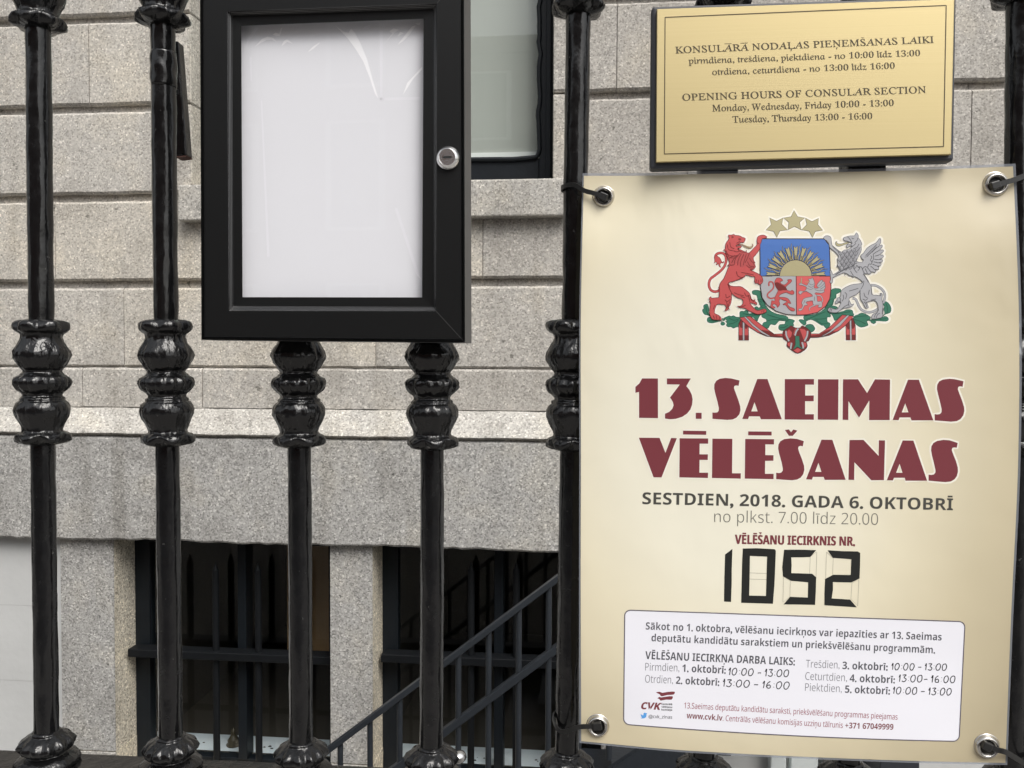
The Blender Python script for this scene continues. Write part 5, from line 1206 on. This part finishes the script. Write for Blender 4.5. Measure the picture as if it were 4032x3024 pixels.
# --- grommets and ties --------------------------------------------
GR = [(2377, 776, 43), (3918, 728, 50), (2354, 2857, 45), (3884, 2938, 49)]
ring_m = []
for gx, gy, r in GR:
    c = pp(0.0)(gx, gy); k = (c-CAM).dot(CF)/FPX; R_ = r*k; m = MB()
    prof = []
    r0, r1 = R_*0.47, R_
    for i in range(13):
        t = i/12; prof.append((0.0042*sin(pi*min(1, t*1.04))**0.75 + 0.0003, r0+(r1-r0)*t))
    prof = [(-0.006, r0*0.98)]+prof+[(0.0002, r1*1.03)]
    m.lathe(prof[::-1], 56); m.f = m.f[:-2]; m.mi = m.mi[:-2]; m.tint = m.tint[:-2]
    o = m.build('grommet', M_NICKEL, poster, smooth=True); o.location = c-Vector(poster['_base']); o.rotation_euler = (radians(90), 0, radians(-0.3))
    h = MB(); h.lathe([(0.0, r0*1.02), (0.0006, r0*1.02)], 40); q = h.build('grommet_hole', M_DARK, o)
    q.location = (0, 0, 0.0004)
def strap(name, pts, wid, th, label, head=None):
    P = [Vector(p) for p in pts]; m = MB(); vs = []; fs = []
    for i, p in enumerate(P):
        d = (P[min(i+1, len(P)-1)]-P[max(i-1, 0)]).normalized(); wv = Vector((0, 0, 1)); wv = (wv-d*wv.dot(d)).normalized(); nn = d.cross(wv)
        for (i_, j_) in ((-1, -1), (1, -1), (1, 1), (-1, 1)): vs.append(p+wv*(wid/2*i_)+nn*(th/2*j_))
    for i in range(len(P)-1):
        for k in range(4): fs.append((i*4+k, i*4+(k+1) % 4, (i+1)*4+(k+1) % 4, (i+1)*4+k))
    fs.append((0, 1, 2, 3)); n = (len(P)-1)*4; fs.append((n+3, n+2, n+1, n))
    m.add(vs, fs)
    root = empty(name, P[0]); m.build('strap', M_TIE, root, merge=True)
    if head is not None:
        hm = MB(); h0 = Vector(head[0]); dr_ = (Vector(head[1])-h0).normalized(); hm.beam(h0-dr_*0.0035, h0+dr_*0.0045, 0.0052, 0.0068); hm.build('tie_head', M_TIE, root, bevel=0.0008)
    tag(root, label, 'cable tie', 'cable ties holding the poster')
def sm(pts, n=5):
    pts = [Vector(p) for p in pts]; out = []
    for i in range(len(pts)-1):
        p0, p1, p2, p3 = pts[max(0, i-1)], pts[i], pts[i+1], pts[min(len(pts)-1, i+2)]
        for k in range(n):
            t = k/n; out.append(0.5*((2*p1)+(p2-p0)*t+(2*p0-5*p1+4*p2-p3)*t*t+(3*p1-p0-3*p2+p3)*t**3))
    return out+[pts[-1]]
def barpt(px, py, ang, rr_=0.0128):
    """point on the surface of the baluster at px: ang 0 = towards the street, -90 = its left side"""
    c = FENCE.at(px, py); a = radians(ang); return c + FENCE.n*(rr_*cos(a)) + FENCE.e*(rr_*sin(a))
b5 = lambda y: 2275+(2233-2275)*(y-127)/(2860-127)
b8 = lambda y: 4016+(3984-4016)*(y-127)/(2860-127)
G = lambda i, dx, dy, l: pp(l)(GR[i][0]+dx, GR[i][1]+dy)
strap('cable_tie', sm([barpt(b5(745), 748, -150), barpt(b5(745), 746, -95), barpt(b5(745), 743, -50, .0150), barpt(b5(745), 745, -5, .021), G(0, -75, -25, .004), G(0, -35, -14, .0070), G(0, 8, 4, .0060), G(0, 20, 10, -.002)]), 0.0042, 0.0014, 'black cable tie through the top left eyelet of the poster', (G(0, -4, -2, .0068), G(0, 10, 4, .0068)))
strap('cable_tie', sm([G(1, -18, 10, -.002), G(1, -6, 5, .006), G(1, 40, -10, .007), G(1, 75, -20, .005), barpt(b8(700), 706, 0, .030), barpt(b8(700), 700, 60, .019), barpt(b8(700), 698, 110, .015)]), 0.0046, 0.0014, 'black cable tie through the top right eyelet of the poster', (G(1, -2, 3, .0068), G(1, 20, -4, .0068)))
strap('cable_tie', sm([barpt(b5(2820), 2814, -150), barpt(b5(2820), 2820, -95, .0135), barpt(b5(2820), 2838, -55, .0145), barpt(b5(2820), 2850, -15, .0185), G(2, -75, 6, .0035), G(2, -35, 3, .0065), G(2, 6, 0, .0060), G(2, 16, -2, -.002)]), 0.0042, 0.0014, 'black cable tie through the bottom left eyelet of the poster', (G(2, -4, 1, .0068), G(2, 10, -1, .0068)))
strap('cable_tie', sm([G(3, -12, -10, -.002), G(3, -2, -4, .006), G(3, 45, 15, .007), G(3, 85, 28, .005), barpt(b8(2960), 2966, 10, .030), barpt(b8(2960), 2968, 62, .021), barpt(b8(2960), 2964, 110, .0155)]), 0.0046, 0.0014, 'black cable tie through the bottom right eyelet of the poster', (G(3, 0, -2, .0068), G(3, 20, 6, .0068)))

for o in bpy.data.objects:
    if '_base' in o: del o['_base']
